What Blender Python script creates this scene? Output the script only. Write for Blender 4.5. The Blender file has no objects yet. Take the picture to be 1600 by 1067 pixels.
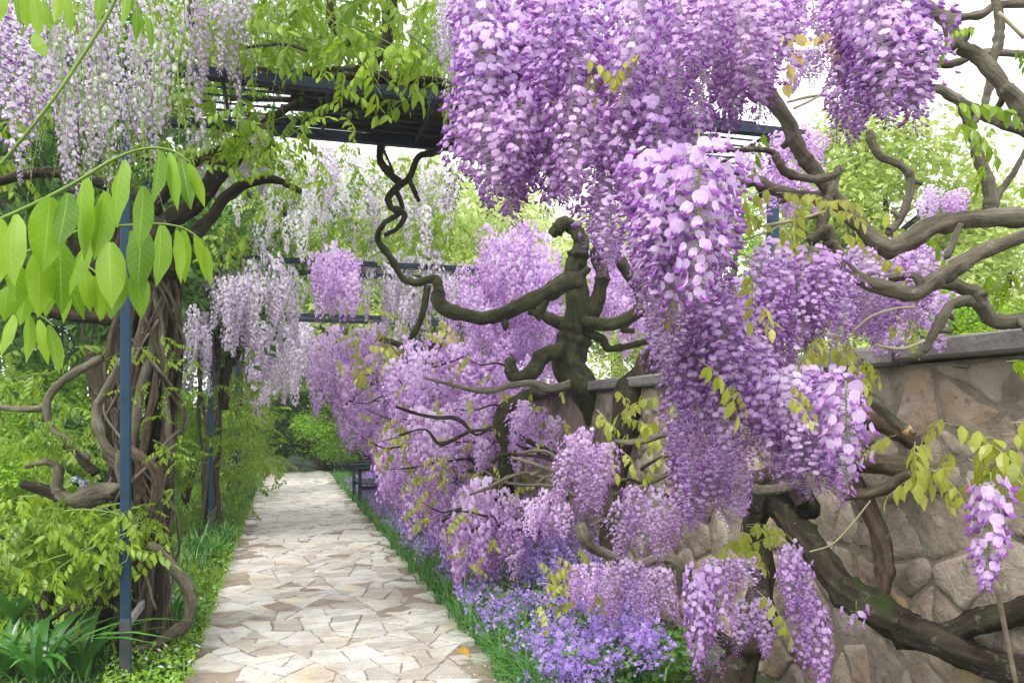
import bpy, math, random
import numpy as np
from mathutils import Vector, Matrix, Euler, noise as mnoise

# ------------------------------------------------------------------ camera, sky, sun, exposure
scene = bpy.context.scene
COL = scene.collection
F = 1300.0; CX = 800.0; HY = 655.0; EYE = 1.6          # focal length in photo pixels, principal column, horizon row, eye height
TH = math.atan(357.0 / F); CT, ST = math.cos(TH), math.sin(TH)
cam_d = bpy.data.cameras.new('camera'); cam = bpy.data.objects.new('camera', cam_d); COL.objects.link(cam)
cam.location = (0, 0, EYE); cam.rotation_euler = (math.pi / 2, 0, -TH)
cam_d.sensor_width = 36.0; cam_d.lens = 36.0 * F / 1600.0
cam_d.shift_y = (HY - 533.5) / 1600.0
cam_d.clip_start = 0.05; cam_d.clip_end = 2000
scene.camera = cam

SUN_EL, SUN_AZ = math.radians(56), math.radians(222)    # azimuth clockwise from +Y: behind the camera, to its left
world = bpy.data.worlds.new('World'); scene.world = world; world.use_nodes = True
wn = world.node_tree; wn.nodes.clear()
w_out = wn.nodes.new('ShaderNodeOutputWorld'); w_bg = wn.nodes.new('ShaderNodeBackground')
w_sky = wn.nodes.new('ShaderNodeTexSky'); w_sky.sky_type = 'NISHITA'; w_sky.sun_disc = False
w_sky.sun_elevation = SUN_EL; w_sky.sun_rotation = SUN_AZ; w_sky.air_density = 1.0; w_sky.dust_density = 4.0
w_mix = wn.nodes.new('ShaderNodeMix'); w_mix.data_type = 'RGBA'
w_noise = wn.nodes.new('ShaderNodeTexNoise'); w_noise.inputs['Scale'].default_value = 2.2; w_noise.inputs['Detail'].default_value = 6
w_tc = wn.nodes.new('ShaderNodeTexCoord')
w_ramp = wn.nodes.new('ShaderNodeMapRange'); w_ramp.inputs[1].default_value = 0.25; w_ramp.inputs[2].default_value = 0.6
w_ramp.inputs[3].default_value = 0.78; w_ramp.inputs[4].default_value = 1.0
wn.links.new(w_tc.outputs['Generated'], w_noise.inputs['Vector'])
wn.links.new(w_noise.outputs['Fac'], w_ramp.inputs[0])
wn.links.new(w_ramp.outputs[0], w_mix.inputs[0])
wn.links.new(w_sky.outputs[0], w_mix.inputs[6])
w_mix.inputs[7].default_value = (11.0, 11.2, 11.6, 1)   # bright thin cloud layer
wn.links.new(w_mix.outputs[2], w_bg.inputs['Color']); w_bg.inputs['Strength'].default_value = 0.12
wn.links.new(w_bg.outputs[0], w_out.inputs[0])
sun_d = bpy.data.lights.new('sun', 'SUN'); sun_d.energy = 1.9; sun_d.angle = math.radians(22); sun_d.color = (1, 0.965, 0.91)
sun = bpy.data.objects.new('sun', sun_d); COL.objects.link(sun)
sdir = Vector((math.sin(SUN_AZ) * math.cos(SUN_EL), math.cos(SUN_AZ) * math.cos(SUN_EL), math.sin(SUN_EL)))
sun.rotation_euler = sdir.to_track_quat('Z', 'Y').to_euler()
vs = scene.view_settings; vs.view_transform = 'Standard'; vs.look = 'None'; vs.gamma = 1.0; vs.use_curve_mapping = False
vs.exposure = 0.74
scene.render.engine = 'CYCLES'
try:
    scene.cycles.max_bounces = 7; scene.cycles.diffuse_bounces = 4; scene.cycles.transmission_bounces = 4
    scene.cycles.use_denoising = True
except Exception:
    pass

RNG = random.Random(11)
def R(a, b): return RNG.uniform(a, b)

# ------------------------------------------------------------------ photo pixel -> place in the garden
def W(px, py, d):
    u = (px - CX) / F; v = (HY - py) / F
    return Vector(((u * CT + ST) * d, (CT - u * ST) * d, EYE + v * d))
def WX(px, py, X):
    u = (px - CX) / F
    return W(px, py, X / (u * CT + ST))
def WG(px, py, z=0.0):
    return W(px, py, (EYE - z) * F / (py - HY))
def in_poly(x, y, P):
    c = False; j = len(P) - 1
    for i in range(len(P)):
        if (P[i][1] > y) != (P[j][1] > y) and x < (P[j][0] - P[i][0]) * (y - P[i][1]) / (P[j][1] - P[i][1]) + P[i][0]: c = not c
        j = i
    return c
def scatter(P, n):
    xs = [p[0] for p in P]; ys = [p[1] for p in P]; out = []
    best = None
    while len(out) < n:
        cand = None; cd = -1
        for _ in range(6):                                   # best-candidate sampling: even but irregular
            for _t in range(200):
                x, y = R(min(xs), max(xs)), R(min(ys), max(ys))
                if in_poly(x, y, P): break
            dd = min([(x - a) ** 2 + (y - b) ** 2 for a, b in out] or [1e9])
            if dd > cd: cd = dd; cand = (x, y)
        out.append(cand)
    return out

# ------------------------------------------------------------------ materials
def new_mat(name):
    m = bpy.data.materials.new(name); m.use_nodes = True
    nt = m.node_tree; nt.nodes.clear()
    return m, nt, nt.nodes.new('ShaderNodeOutputMaterial')
def nd(nt, t, **kw):
    n = nt.nodes.new(t)
    for k, v in kw.items():
        if k in n.inputs: n.inputs[k].default_value = v
        else: setattr(n, k, v)
    return n
def mixc(nt, fac, a, b, mode='MIX'):
    n = nt.nodes.new('ShaderNodeMix'); n.data_type = 'RGBA'; n.blend_type = mode
    for s, v in ((0, fac), (6, a), (7, b)):
        if isinstance(v, bpy.types.NodeSocket): nt.links.new(v, n.inputs[s])
        elif isinstance(v, (int, float)): n.inputs[s].default_value = v
        else: n.inputs[s].default_value = (*v, 1)
    return n.outputs[2]
def math_n(nt, op, a, b=0.0, c=None):
    n = nt.nodes.new('ShaderNodeMath'); n.operation = op
    for i, v in enumerate((a, b) if c is None else (a, b, c)):
        if isinstance(v, bpy.types.NodeSocket): nt.links.new(v, n.inputs[i])
        else: n.inputs[i].default_value = v
    return n.outputs[0]
def ramp(nt, fac, stops):
    n = nt.nodes.new('ShaderNodeValToRGB'); nt.links.new(fac, n.inputs[0]); e = n.color_ramp.elements
    while len(e) < len(stops): e.new(0.5)
    for k, (p, c) in enumerate(stops): e[k].position = p; e[k].color = (*c, 1)
    return n.outputs[0]

def thin_mat(name, stops, trans=0.4, gloss=0.08, rough=0.5, vein=None, obj_var=0.5):
    """petals and leaves: diffuse + translucent, tint from the per-piece 'tone' attribute and the object's own random value"""
    m, nt, out = new_mat(name)
    at = nd(nt, 'ShaderNodeAttribute'); at.attribute_name = 'tone'
    oi = nd(nt, 'ShaderNodeObjectInfo')
    f = math_n(nt, 'ADD', math_n(nt, 'MULTIPLY', at.outputs['Fac'], 1 - obj_var), math_n(nt, 'MULTIPLY', oi.outputs['Random'], obj_var))
    col = ramp(nt, f, stops)
    if vein:
        uv = nd(nt, 'ShaderNodeUVMap'); uv.uv_map = 'leaf'
        sp = nd(nt, 'ShaderNodeSeparateXYZ'); nt.links.new(uv.outputs[0], sp.inputs[0])
        au = math_n(nt, 'ABSOLUTE', sp.outputs[0])
        mid = math_n(nt, 'LESS_THAN', au, 0.035)
        s = math_n(nt, 'FRACT', math_n(nt, 'ADD', math_n(nt, 'MULTIPLY', sp.outputs[1], 9.0), math_n(nt, 'MULTIPLY', au, -1.6)))
        side = math_n(nt, 'MULTIPLY', math_n(nt, 'LESS_THAN', s, 0.10), 0.35)
        col = mixc(nt, math_n(nt, 'MAXIMUM', math_n(nt, 'MULTIPLY', mid, 0.8), side), col, vein)
        tc = nd(nt, 'ShaderNodeTexCoord'); no = nd(nt, 'ShaderNodeTexNoise', Scale=60.0, Detail=4.0)
        nt.links.new(tc.outputs['Object'], no.inputs['Vector'])
        col = mixc(nt, math_n(nt, 'MULTIPLY', no.outputs['Fac'], 0.35), col, stops[0][1])
    d = nd(nt, 'ShaderNodeBsdfDiffuse'); t = nd(nt, 'ShaderNodeBsdfTranslucent')
    nt.links.new(col, d.inputs[0]); nt.links.new(col, t.inputs[0])
    mx = nd(nt, 'ShaderNodeMixShader'); mx.inputs[0].default_value = trans
    nt.links.new(d.outputs[0], mx.inputs[1]); nt.links.new(t.outputs[0], mx.inputs[2])
    g = nd(nt, 'ShaderNodeBsdfGlossy', Roughness=rough); g.inputs[0].default_value = (1, 1, 1, 1)
    m2 = nd(nt, 'ShaderNodeMixShader'); m2.inputs[0].default_value = gloss
    nt.links.new(mx.outputs[0], m2.inputs[1]); nt.links.new(g.outputs[0], m2.inputs[2])
    nt.links.new(m2.outputs[0], out.inputs[0])
    return m

def solid_mat(name, stops, scale=8.0, rough=0.8, bump=0.3, bscale=None, obj_var=0.0, extra=None, detail=8.0, stretch=None, dist=0.01, spec=0.3):
    m, nt, out = new_mat(name)
    p = nd(nt, 'ShaderNodeBsdfPrincipled', Roughness=rough); p.inputs['Specular IOR Level'].default_value = spec
    tc = nd(nt, 'ShaderNodeTexCoord'); vec = tc.outputs['Object']
    geo = nd(nt, 'ShaderNodeNewGeometry'); vec = geo.outputs['Position']
    if stretch:
        mp = nd(nt, 'ShaderNodeMapping'); mp.inputs['Scale'].default_value = stretch; nt.links.new(vec, mp.inputs[0]); vec = mp.outputs[0]
    n1 = nd(nt, 'ShaderNodeTexNoise', Scale=scale, Detail=detail, Roughness=0.6); nt.links.new(vec, n1.inputs['Vector'])
    f = n1.outputs['Fac']
    if obj_var:
        oi = nd(nt, 'ShaderNodeObjectInfo')
        f = math_n(nt, 'ADD', math_n(nt, 'MULTIPLY', math_n(nt, 'SUBTRACT', f, 0.5), 0.9), math_n(nt, 'ADD', 0.5, math_n(nt, 'MULTIPLY', math_n(nt, 'SUBTRACT', oi.outputs['Random'], 0.5), obj_var)))
    col = ramp(nt, f, stops)
    if extra:                                              # (colour, noise scale, low, high, strength)
        for (c, sc, lo, hi, stg) in extra:
            n2 = nd(nt, 'ShaderNodeTexNoise', Scale=sc, Detail=6.0, Roughness=0.65); nt.links.new(vec, n2.inputs['Vector'])
            mr = nd(nt, 'ShaderNodeMapRange'); nt.links.new(n2.outputs['Fac'], mr.inputs[0])
            mr.inputs[1].default_value = lo; mr.inputs[2].default_value = hi; mr.inputs[4].default_value = stg
            col = mixc(nt, mr.outputs[0], col, c)
    nt.links.new(col, p.inputs['Base Color'])
    n3 = nd(nt, 'ShaderNodeTexNoise', Scale=bscale or scale * 4, Detail=8.0, Roughness=0.65); nt.links.new(vec, n3.inputs['Vector'])
    b = nd(nt, 'ShaderNodeBump', Strength=bump, Distance=dist); nt.links.new(n3.outputs['Fac'], b.inputs['Height'])
    nt.links.new(b.outputs[0], p.inputs['Normal']); nt.links.new(p.outputs[0], out.inputs[0])
    return m

M = {}
# flowers
M['banner'] = thin_mat('lilac_petal', [(0.0, (0.56, 0.30, 0.70)), (0.45, (0.76, 0.54, 0.85)), (1.0, (0.88, 0.78, 0.92))], 0.48, 0.02, 0.55, obj_var=0.4)
M['wing'] = thin_mat('violet_petal', [(0.0, (0.33, 0.08, 0.43)), (0.6, (0.51, 0.21, 0.63)), (1.0, (0.64, 0.43, 0.78))], 0.4, 0.02, 0.5, obj_var=0.4)
M['banner_p'] = thin_mat('pink_lilac_petal', [(0.0, (0.58, 0.30, 0.68)), (0.45, (0.77, 0.54, 0.83)), (1.0, (0.88, 0.77, 0.91))], 0.48, 0.02, 0.55, obj_var=0.4)
M['wing_p'] = thin_mat('magenta_petal', [(0.0, (0.34, 0.08, 0.40)), (0.6, (0.50, 0.22, 0.60)), (1.0, (0.66, 0.40, 0.74))], 0.4, 0.02, 0.5, obj_var=0.4)
M['banner_d'] = thin_mat('deep_lilac_petal', [(0.0, (0.49, 0.24, 0.65)), (0.45, (0.67, 0.44, 0.79)), (1.0, (0.80, 0.68, 0.90))], 0.48, 0.02, 0.55, obj_var=0.4)
M['wing_d'] = thin_mat('deep_violet_petal', [(0.0, (0.27, 0.06, 0.37)), (0.6, (0.42, 0.16, 0.56)), (1.0, (0.54, 0.28, 0.68))], 0.4, 0.02, 0.5, obj_var=0.4)
M['mauve_t'] = thin_mat('muted_mauve_petal', [(0.0, (0.36, 0.27, 0.40)), (0.5, (0.54, 0.45, 0.58)), (1.0, (0.74, 0.69, 0.75))], 0.4, 0.02, 0.55, obj_var=0.5)
M['strand'] = thin_mat('spent_strand', [(0.0, (0.34, 0.42, 0.24)), (0.5, (0.52, 0.56, 0.42)), (1.0, (0.72, 0.72, 0.66))], 0.4, 0.02, 0.55, obj_var=0.5)
M['white_l'] = thin_mat('whitish_petal', [(0.0, (0.62, 0.56, 0.64)), (0.5, (0.80, 0.77, 0.80)), (1.0, (0.88, 0.87, 0.87))], 0.4, 0.02, 0.55, obj_var=0.35)
M['pale'] = thin_mat('pale_lilac_petal', [(0.0, (0.52, 0.40, 0.58)), (0.5, (0.74, 0.66, 0.77)), (1.0, (0.86, 0.83, 0.87))], 0.4, 0.02, 0.55, obj_var=0.35)
M['pale_wing'] = thin_mat('mauve_petal', [(0.0, (0.30, 0.14, 0.38)), (1.0, (0.58, 0.44, 0.64))], 0.35, 0.02, 0.5, obj_var=0.3)
M['stalk'] = thin_mat('flower_stalk', [(0.0, (0.30, 0.26, 0.28)), (1.0, (0.40, 0.34, 0.36))], 0.2, 0.02)
M['throat'] = thin_mat('pale_throat', [(0.0, (0.68, 0.52, 0.74)), (1.0, (0.80, 0.71, 0.72))], 0.4, 0.02, 0.55)
M['bed_petal'] = thin_mat('bed_violet_petal', [(0.0, (0.40, 0.22, 0.72)), (0.6, (0.54, 0.36, 0.84)), (1.0, (0.70, 0.56, 0.90))], 0.35, 0.02, obj_var=0.0)
M['white_petal'] = thin_mat('white_petal', [(0.0, (0.62, 0.60, 0.66)), (1.0, (0.8, 0.8, 0.8))], 0.3, 0.02, obj_var=0.0)
M['blue_petal'] = thin_mat('pale_blue_petal', [(0.0, (0.42, 0.45, 0.72)), (1.0, (0.6, 0.62, 0.8))], 0.3, 0.02, obj_var=0.0)
# leaves
M['leaf'] = thin_mat('fresh_leaf', [(0.0, (0.10, 0.20, 0.010)), (0.5, (0.22, 0.36, 0.014)), (1.0, (0.38, 0.52, 0.035))], 0.48, 0.03, 0.4)
M['leaf_y'] = thin_mat('yellow_green_leaf', [(0.0, (0.26, 0.32, 0.025)), (0.6, (0.44, 0.48, 0.06)), (1.0, (0.62, 0.60, 0.15))], 0.48, 0.03, 0.4)
M['leaf_big'] = thin_mat('broad_leaf', [(0.0, (0.10, 0.24, 0.003)), (0.5, (0.25, 0.45, 0.008)), (1.0, (0.38, 0.58, 0.03))], 0.52, 0.03, 0.5, obj_var=0.75, vein=(0.46, 0.62, 0.12))
M['leaf_gold'] = thin_mat('golden_leaf', [(0.0, (0.78, 0.64, 0.16)), (1.0, (0.9, 0.82, 0.42))], 0.48, 0.03)
M['shrub'] = thin_mat('shrub_leaf', [(0.0, (0.03, 0.09, 0.008)), (0.5, (0.07, 0.20, 0.012)), (1.0, (0.15, 0.34, 0.025))], 0.38, 0.04, 0.45)
M['bright'] = thin_mat('bright_leaf', [(0.0, (0.12, 0.27, 0.008)), (0.5, (0.25, 0.46, 0.016)), (1.0, (0.44, 0.62, 0.06))], 0.5, 0.03, 0.45)
M['hedge'] = thin_mat('fresh_hedge_leaf', [(0.0, (0.20, 0.42, 0.012)), (0.5, (0.38, 0.66, 0.03)), (1.0, (0.54, 0.78, 0.08))], 0.5, 0.03, 0.45)
M['hazed_tree'] = thin_mat('hazed_tree_leaf', [(0.0, (0.34, 0.46, 0.08)), (0.5, (0.53, 0.64, 0.17)), (1.0, (0.72, 0.78, 0.36))], 0.52, 0.03, 0.45)  # yellow-green foliage, its colour lightened to imitate washed-out distant haze
M['grey_leaf'] = thin_mat('grey_green_leaf', [(0.0, (0.07, 0.13, 0.08)), (1.0, (0.22, 0.28, 0.21))], 0.3, 0.05)
M['strap'] = thin_mat('strap_leaf', [(0.0, (0.035, 0.13, 0.018)), (0.5, (0.07, 0.24, 0.03)), (1.0, (0.17, 0.40, 0.06))], 0.35, 0.07, 0.35)
M['grass'] = thin_mat('grass_blade', [(0.0, (0.03, 0.13, 0.018)), (0.5, (0.07, 0.25, 0.03)), (1.0, (0.22, 0.46, 0.09))], 0.35, 0.05, obj_var=0.0)
M['stem'] = solid_mat('green_stem', [(0.3, (0.12, 0.21, 0.03)), (0.7, (0.22, 0.32, 0.06))], 20, 0.5, 0.1)
M['stem_pale'] = solid_mat('pale_stem', [(0.3, (0.30, 0.28, 0.15)), (0.7, (0.42, 0.39, 0.24))], 20, 0.6, 0.1)
# wood, stone, metal, ground
def bark_mat(name, stops, moss, mlo, mhi, mstr, bump=0.9, dist=0.012, sc=1.0, lichen=0.35):
    m, nt, out = new_mat(name)
    p = nd(nt, 'ShaderNodeBsdfPrincipled', Roughness=0.9); p.inputs['Specular IOR Level'].default_value = 0.2
    at = nd(nt, 'ShaderNodeAttribute'); at.attribute_name = 'grain'
    geo = nd(nt, 'ShaderNodeNewGeometry')
    n1 = nd(nt, 'ShaderNodeTexNoise', Scale=42.0 * sc, Detail=7.0, Roughness=0.65); nt.links.new(at.outputs['Vector'], n1.inputs['Vector'])
    n2 = nd(nt, 'ShaderNodeTexNoise', Scale=7.0, Detail=6.0, Roughness=0.6); nt.links.new(geo.outputs['Position'], n2.inputs['Vector'])
    n4 = nd(nt, 'ShaderNodeTexNoise', Scale=90.0, Detail=5.0); nt.links.new(geo.outputs['Position'], n4.inputs['Vector'])
    f = math_n(nt, 'ADD', math_n(nt, 'MULTIPLY', n1.outputs['Fac'], 0.65), math_n(nt, 'MULTIPLY', n2.outputs['Fac'], 0.35))
    col = ramp(nt, f, stops)
    mr = nd(nt, 'ShaderNodeMapRange'); nt.links.new(math_n(nt, 'ADD', math_n(nt, 'MULTIPLY', n2.outputs['Fac'], 0.8), math_n(nt, 'MULTIPLY', n4.outputs['Fac'], 0.2)), mr.inputs[0])
    mr.inputs[1].default_value = mlo; mr.inputs[2].default_value = mhi; mr.inputs[4].default_value = mstr
    col = mixc(nt, mr.outputs[0], col, moss)
    n5 = nd(nt, 'ShaderNodeTexNoise', Scale=16.0, Detail=8.0, Roughness=0.7); nt.links.new(geo.outputs['Position'], n5.inputs['Vector'])
    ml = nd(nt, 'ShaderNodeMapRange'); nt.links.new(n5.outputs['Fac'], ml.inputs[0])
    ml.inputs[1].default_value = 0.59; ml.inputs[2].default_value = 0.66; ml.inputs[4].default_value = lichen
    col = mixc(nt, ml.outputs[0], col, (0.27, 0.275, 0.20))
    nt.links.new(col, p.inputs['Base Color'])
    h = math_n(nt, 'ADD', n1.outputs['Fac'], math_n(nt, 'MULTIPLY', n4.outputs['Fac'], 0.35))
    b = nd(nt, 'ShaderNodeBump', Strength=bump, Distance=dist); nt.links.new(h, b.inputs['Height'])
    nt.links.new(b.outputs[0], p.inputs['Normal']); nt.links.new(p.outputs[0], out.inputs[0])
    return m
M['bark'] = bark_mat('vine_bark', [(0.32, (0.045, 0.037, 0.027)), (0.5, (0.145, 0.124, 0.092)), (0.68, (0.29, 0.262, 0.205))], (0.10, 0.105, 0.05), 0.46, 0.66, 0.5, 1.0, 0.014, 1.0, 0.5)
M['bark_moss'] = bark_mat('mossy_bark', [(0.32, (0.012, 0.011, 0.006)), (0.5, (0.040, 0.037, 0.020)), (0.68, (0.095, 0.09, 0.052))], (0.055, 0.075, 0.018), 0.44, 0.64, 0.6, 1.0, 0.03, 0.45)
M['bark_dark'] = bark_mat('dark_bark', [(0.32, (0.009, 0.007, 0.004)), (0.5, (0.034, 0.026, 0.018)), (0.68, (0.085, 0.068, 0.048))], (0.03, 0.055, 0.008), 0.54, 0.68, 0.7, 1.0, 0.018, 0.7)
M['bark_brown'] = bark_mat('brown_bark', [(0.32, (0.022, 0.015, 0.009)), (0.5, (0.080, 0.057, 0.038)), (0.68, (0.175, 0.138, 0.098))], (0.06, 0.07, 0.025), 0.5, 0.68, 0.5, 0.9, 0.012)
M['cut_wood'] = solid_mat('cut_wood', [(0.3, (0.35, 0.20, 0.08)), (0.7, (0.5, 0.33, 0.15))], 60, 0.8, 0.2)
M['stone'] = solid_mat('wall_stone', [(0.15, (0.235, 0.18, 0.13)), (0.36, (0.36, 0.295, 0.22)), (0.56, (0.46, 0.395, 0.315)), (0.74, (0.43, 0.315, 0.225)), (0.90, (0.53, 0.39, 0.19))], 6, 0.93, 0.9, 18, obj_var=0.5,
                       extra=[((0.11, 0.092, 0.068), 2.2, 0.48, 0.68, 0.7), ((0.07, 0.058, 0.042), 9, 0.58, 0.70, 0.7), ((0.40, 0.37, 0.33), 14, 0.58, 0.72, 0.5)], dist=0.045)
M['mortar'] = solid_mat('wall_mortar', [(0.3, (0.24, 0.20, 0.152)), (0.7, (0.40, 0.345, 0.28))], 6, 0.95, 1.0, 20, extra=[((0.10, 0.084, 0.062), 2.2, 0.46, 0.68, 0.75), ((0.06, 0.05, 0.036), 12, 0.58, 0.7, 0.6)], dist=0.04)
M['coping'] = solid_mat('coping_concrete', [(0.3, (0.145, 0.132, 0.125)), (0.7, (0.27, 0.25, 0.235))], 5, 0.9, 0.7, 30, obj_var=0.2, extra=[((0.09, 0.083, 0.075), 3, 0.48, 0.72, 0.7)], dist=0.02)
M['flag'] = solid_mat('flagstone', [(0.1, (0.37, 0.34, 0.295)), (0.35, (0.48, 0.455, 0.41)), (0.6, (0.60, 0.58, 0.545)), (0.82, (0.56, 0.52, 0.44)), (0.95, (0.61, 0.51, 0.35))], 3.0, 0.7, 0.6, 20, obj_var=0.72,
                      extra=[((0.34, 0.28, 0.215), 2.6, 0.47, 0.66, 0.75), ((0.27, 0.22, 0.17), 22, 0.56, 0.7, 0.5)], dist=0.012)
M['dirt'] = solid_mat('path_dirt', [(0.25, (0.21, 0.165, 0.12)), (0.55, (0.32, 0.265, 0.205)), (0.8, (0.42, 0.36, 0.29))], 6, 0.95, 0.8, 50, extra=[((0.17, 0.13, 0.10), 1.6, 0.45, 0.65, 0.5)], dist=0.012)
M['soil'] = solid_mat('garden_soil', [(0.3, (0.03, 0.035, 0.015)), (0.6, (0.06, 0.085, 0.025)), (0.8, (0.09, 0.15, 0.03))], 3, 0.95, 0.6, 30, dist=0.02)
M['blue'] = solid_mat('blue_paint', [(0.35, (0.007, 0.034, 0.066)), (0.65, (0.012, 0.050, 0.092))], 9, 0.55, 0.25, 80, extra=[((0.085, 0.045, 0.025), 17, 0.62, 0.70, 0.7), ((0.05, 0.055, 0.07), 6, 0.6, 0.75, 0.5)], dist=0.003, spec=0.35)
M['iron'] = solid_mat('dark_blue_iron', [(0.35, (0.010, 0.019, 0.036)), (0.65, (0.016, 0.030, 0.055))], 9, 0.55, 0.15, 80, dist=0.003)
M['sleeve'] = solid_mat('weathered_sleeve', [(0.35, (0.045, 0.052, 0.062)), (0.65, (0.085, 0.09, 0.10))], 9, 0.6, 0.3, 60, extra=[((0.10, 0.06, 0.035), 12, 0.58, 0.7, 0.6)], dist=0.004)
M['rail'] = solid_mat('weathered_rail', [(0.3, (0.22, 0.21, 0.21)), (0.7, (0.38, 0.36, 0.35))], 12, 0.8, 0.3, 50)
M['bench'] = solid_mat('bench_paint', [(0.3, (0.012, 0.022, 0.038)), (0.7, (0.022, 0.036, 0.058))], 9, 0.5, 0.15, 60)
M['cane'] = solid_mat('cane', [(0.3, (0.22, 0.17, 0.12)), (0.7, (0.38, 0.31, 0.23))], 20, 0.7, 0.2, 60)
M['dry'] = solid_mat('dry_leaf', [(0.3, (0.45, 0.24, 0.03)), (0.7, (0.62, 0.40, 0.07))], 40, 0.7, 0.2, 90)

# ------------------------------------------------------------------ mesh helpers
class MB:
    def __init__(s): s.v = []; s.f = []; s.m = []; s.t = []; s.g = []
    def add(s, vs, fs, mat=0, tone=0.5):
        o = len(s.v); s.v.extend(vs); s.t.extend([tone] * len(vs))
        s.f.extend([tuple(i + o for i in f) for f in fs]); s.m.extend([mat] * len(fs))
    def addT(s, vs, fs, mats, M4, tone=0.5):
        a = np.asarray(vs); m = np.array(M4)
        w = a @ m[:3, :3].T + m[:3, 3]
        o = len(s.v); s.v.extend(map(tuple, w)); s.t.extend([tone] * len(w))
        s.f.extend([tuple(i + o for i in f) for f in fs]); s.m.extend(mats if isinstance(mats, (list, tuple)) else [mats] * len(fs))
    def mesh(s, name, mats, smooth=False):
        me = bpy.data.meshes.new(name); me.from_pydata(s.v, [], s.f)
        for m in mats: me.materials.append(m)
        if len(mats) > 1: me.polygons.foreach_set('material_index', s.m)
        a = me.attributes.new('tone', 'FLOAT', 'POINT'); a.data.foreach_set('value', s.t)
        if len(s.g) == len(s.v) and s.g:
            a = me.attributes.new('grain', 'FLOAT_VECTOR', 'POINT'); a.data.foreach_set('vector', [c for g in s.g for c in g])
        if smooth: me.polygons.foreach_set('use_smooth', [True] * len(me.polygons))
        me.update()
        return me
def link(name, me, parent=None, loc=None, rot=None, scale=None, mw=None):
    o = bpy.data.objects.new(name, me); COL.objects.link(o)
    if parent is not None: o.parent = parent
    if mw is not None: o.matrix_basis = mw
    else:
        if loc is not None: o.location = loc
        if rot is not None: o.rotation_euler = rot
        if scale is not None: o.scale = scale if hasattr(scale, '__len__') else (scale,) * 3
    return o
def thing(name, label, cat, loc=(0, 0, 0), group=None):
    o = bpy.data.objects.new(name, None); COL.objects.link(o); o.location = loc; o.empty_display_size = 0.1
    return tag(o, label, cat, group)
def tag(o, label=None, cat=None, group=None, kind=None):
    for k, v in (('label', label), ('category', cat), ('group', group), ('kind', kind)):
        if v: o[k] = v
    return o

def box_vf(c, s):
    x, y, z = c; a, b, h = s[0] / 2, s[1] / 2, s[2] / 2
    v = [(x + i * a, y + j * b, z + k * h) for i in (-1, 1) for j in (-1, 1) for k in (-1, 1)]
    return v, [(0, 1, 3, 2), (4, 6, 7, 5), (0, 4, 5, 1), (2, 3, 7, 6), (0, 2, 6, 4), (1, 5, 7, 3)]
def bevel_box(c, s, b=0.008):
    """box with chamfered long edges"""
    x, y, z = c; hx, hy, hz = s[0] / 2, s[1] / 2, s[2] / 2
    pts = []
    for (sx, sy, sz) in [(i, j, k) for i in (-1, 1) for j in (-1, 1) for k in (-1, 1)]:
        pts += [(x + sx * (hx - b), y + sy * (hy - b), z + sz * hz), (x + sx * (hx - b), y + sy * hy, z + sz * (hz - b)), (x + sx * hx, y + sy * (hy - b), z + sz * (hz - b))]
    import bmesh
    bm = bmesh.new()
    for p in pts: bm.verts.new(p)
    bmesh.ops.convex_hull(bm, input=bm.verts[:])
    bm.verts.ensure_lookup_table()
    for i, v in enumerate(bm.verts): v.index = i
    vv = [tuple(v.co) for v in bm.verts]; ff = [tuple(v.index for v in f.verts) for f in bm.faces]; bm.free()
    return vv, ff
def crom(P, n):
    """Catmull-Rom through points with radius: list of (Vector, r)"""
    out = []
    Q = [P[0]] + list(P) + [P[-1]]
    for i in range(1, len(Q) - 2):
        p0, p1, p2, p3 = Q[i - 1], Q[i], Q[i + 1], Q[i + 2]
        for k in range(n):
            t = k / n; t2, t3 = t * t, t * t * t
            out.append(tuple(0.5 * (2 * p1[j] + (p2[j] - p0[j]) * t + (2 * p0[j] - 5 * p1[j] + 4 * p2[j] - p3[j]) * t2 + (3 * p1[j] - p0[j] - 3 * p2[j] + p3[j]) * t3) for j in range(4)))
    out.append(tuple(P[-1]))
    return out
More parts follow.
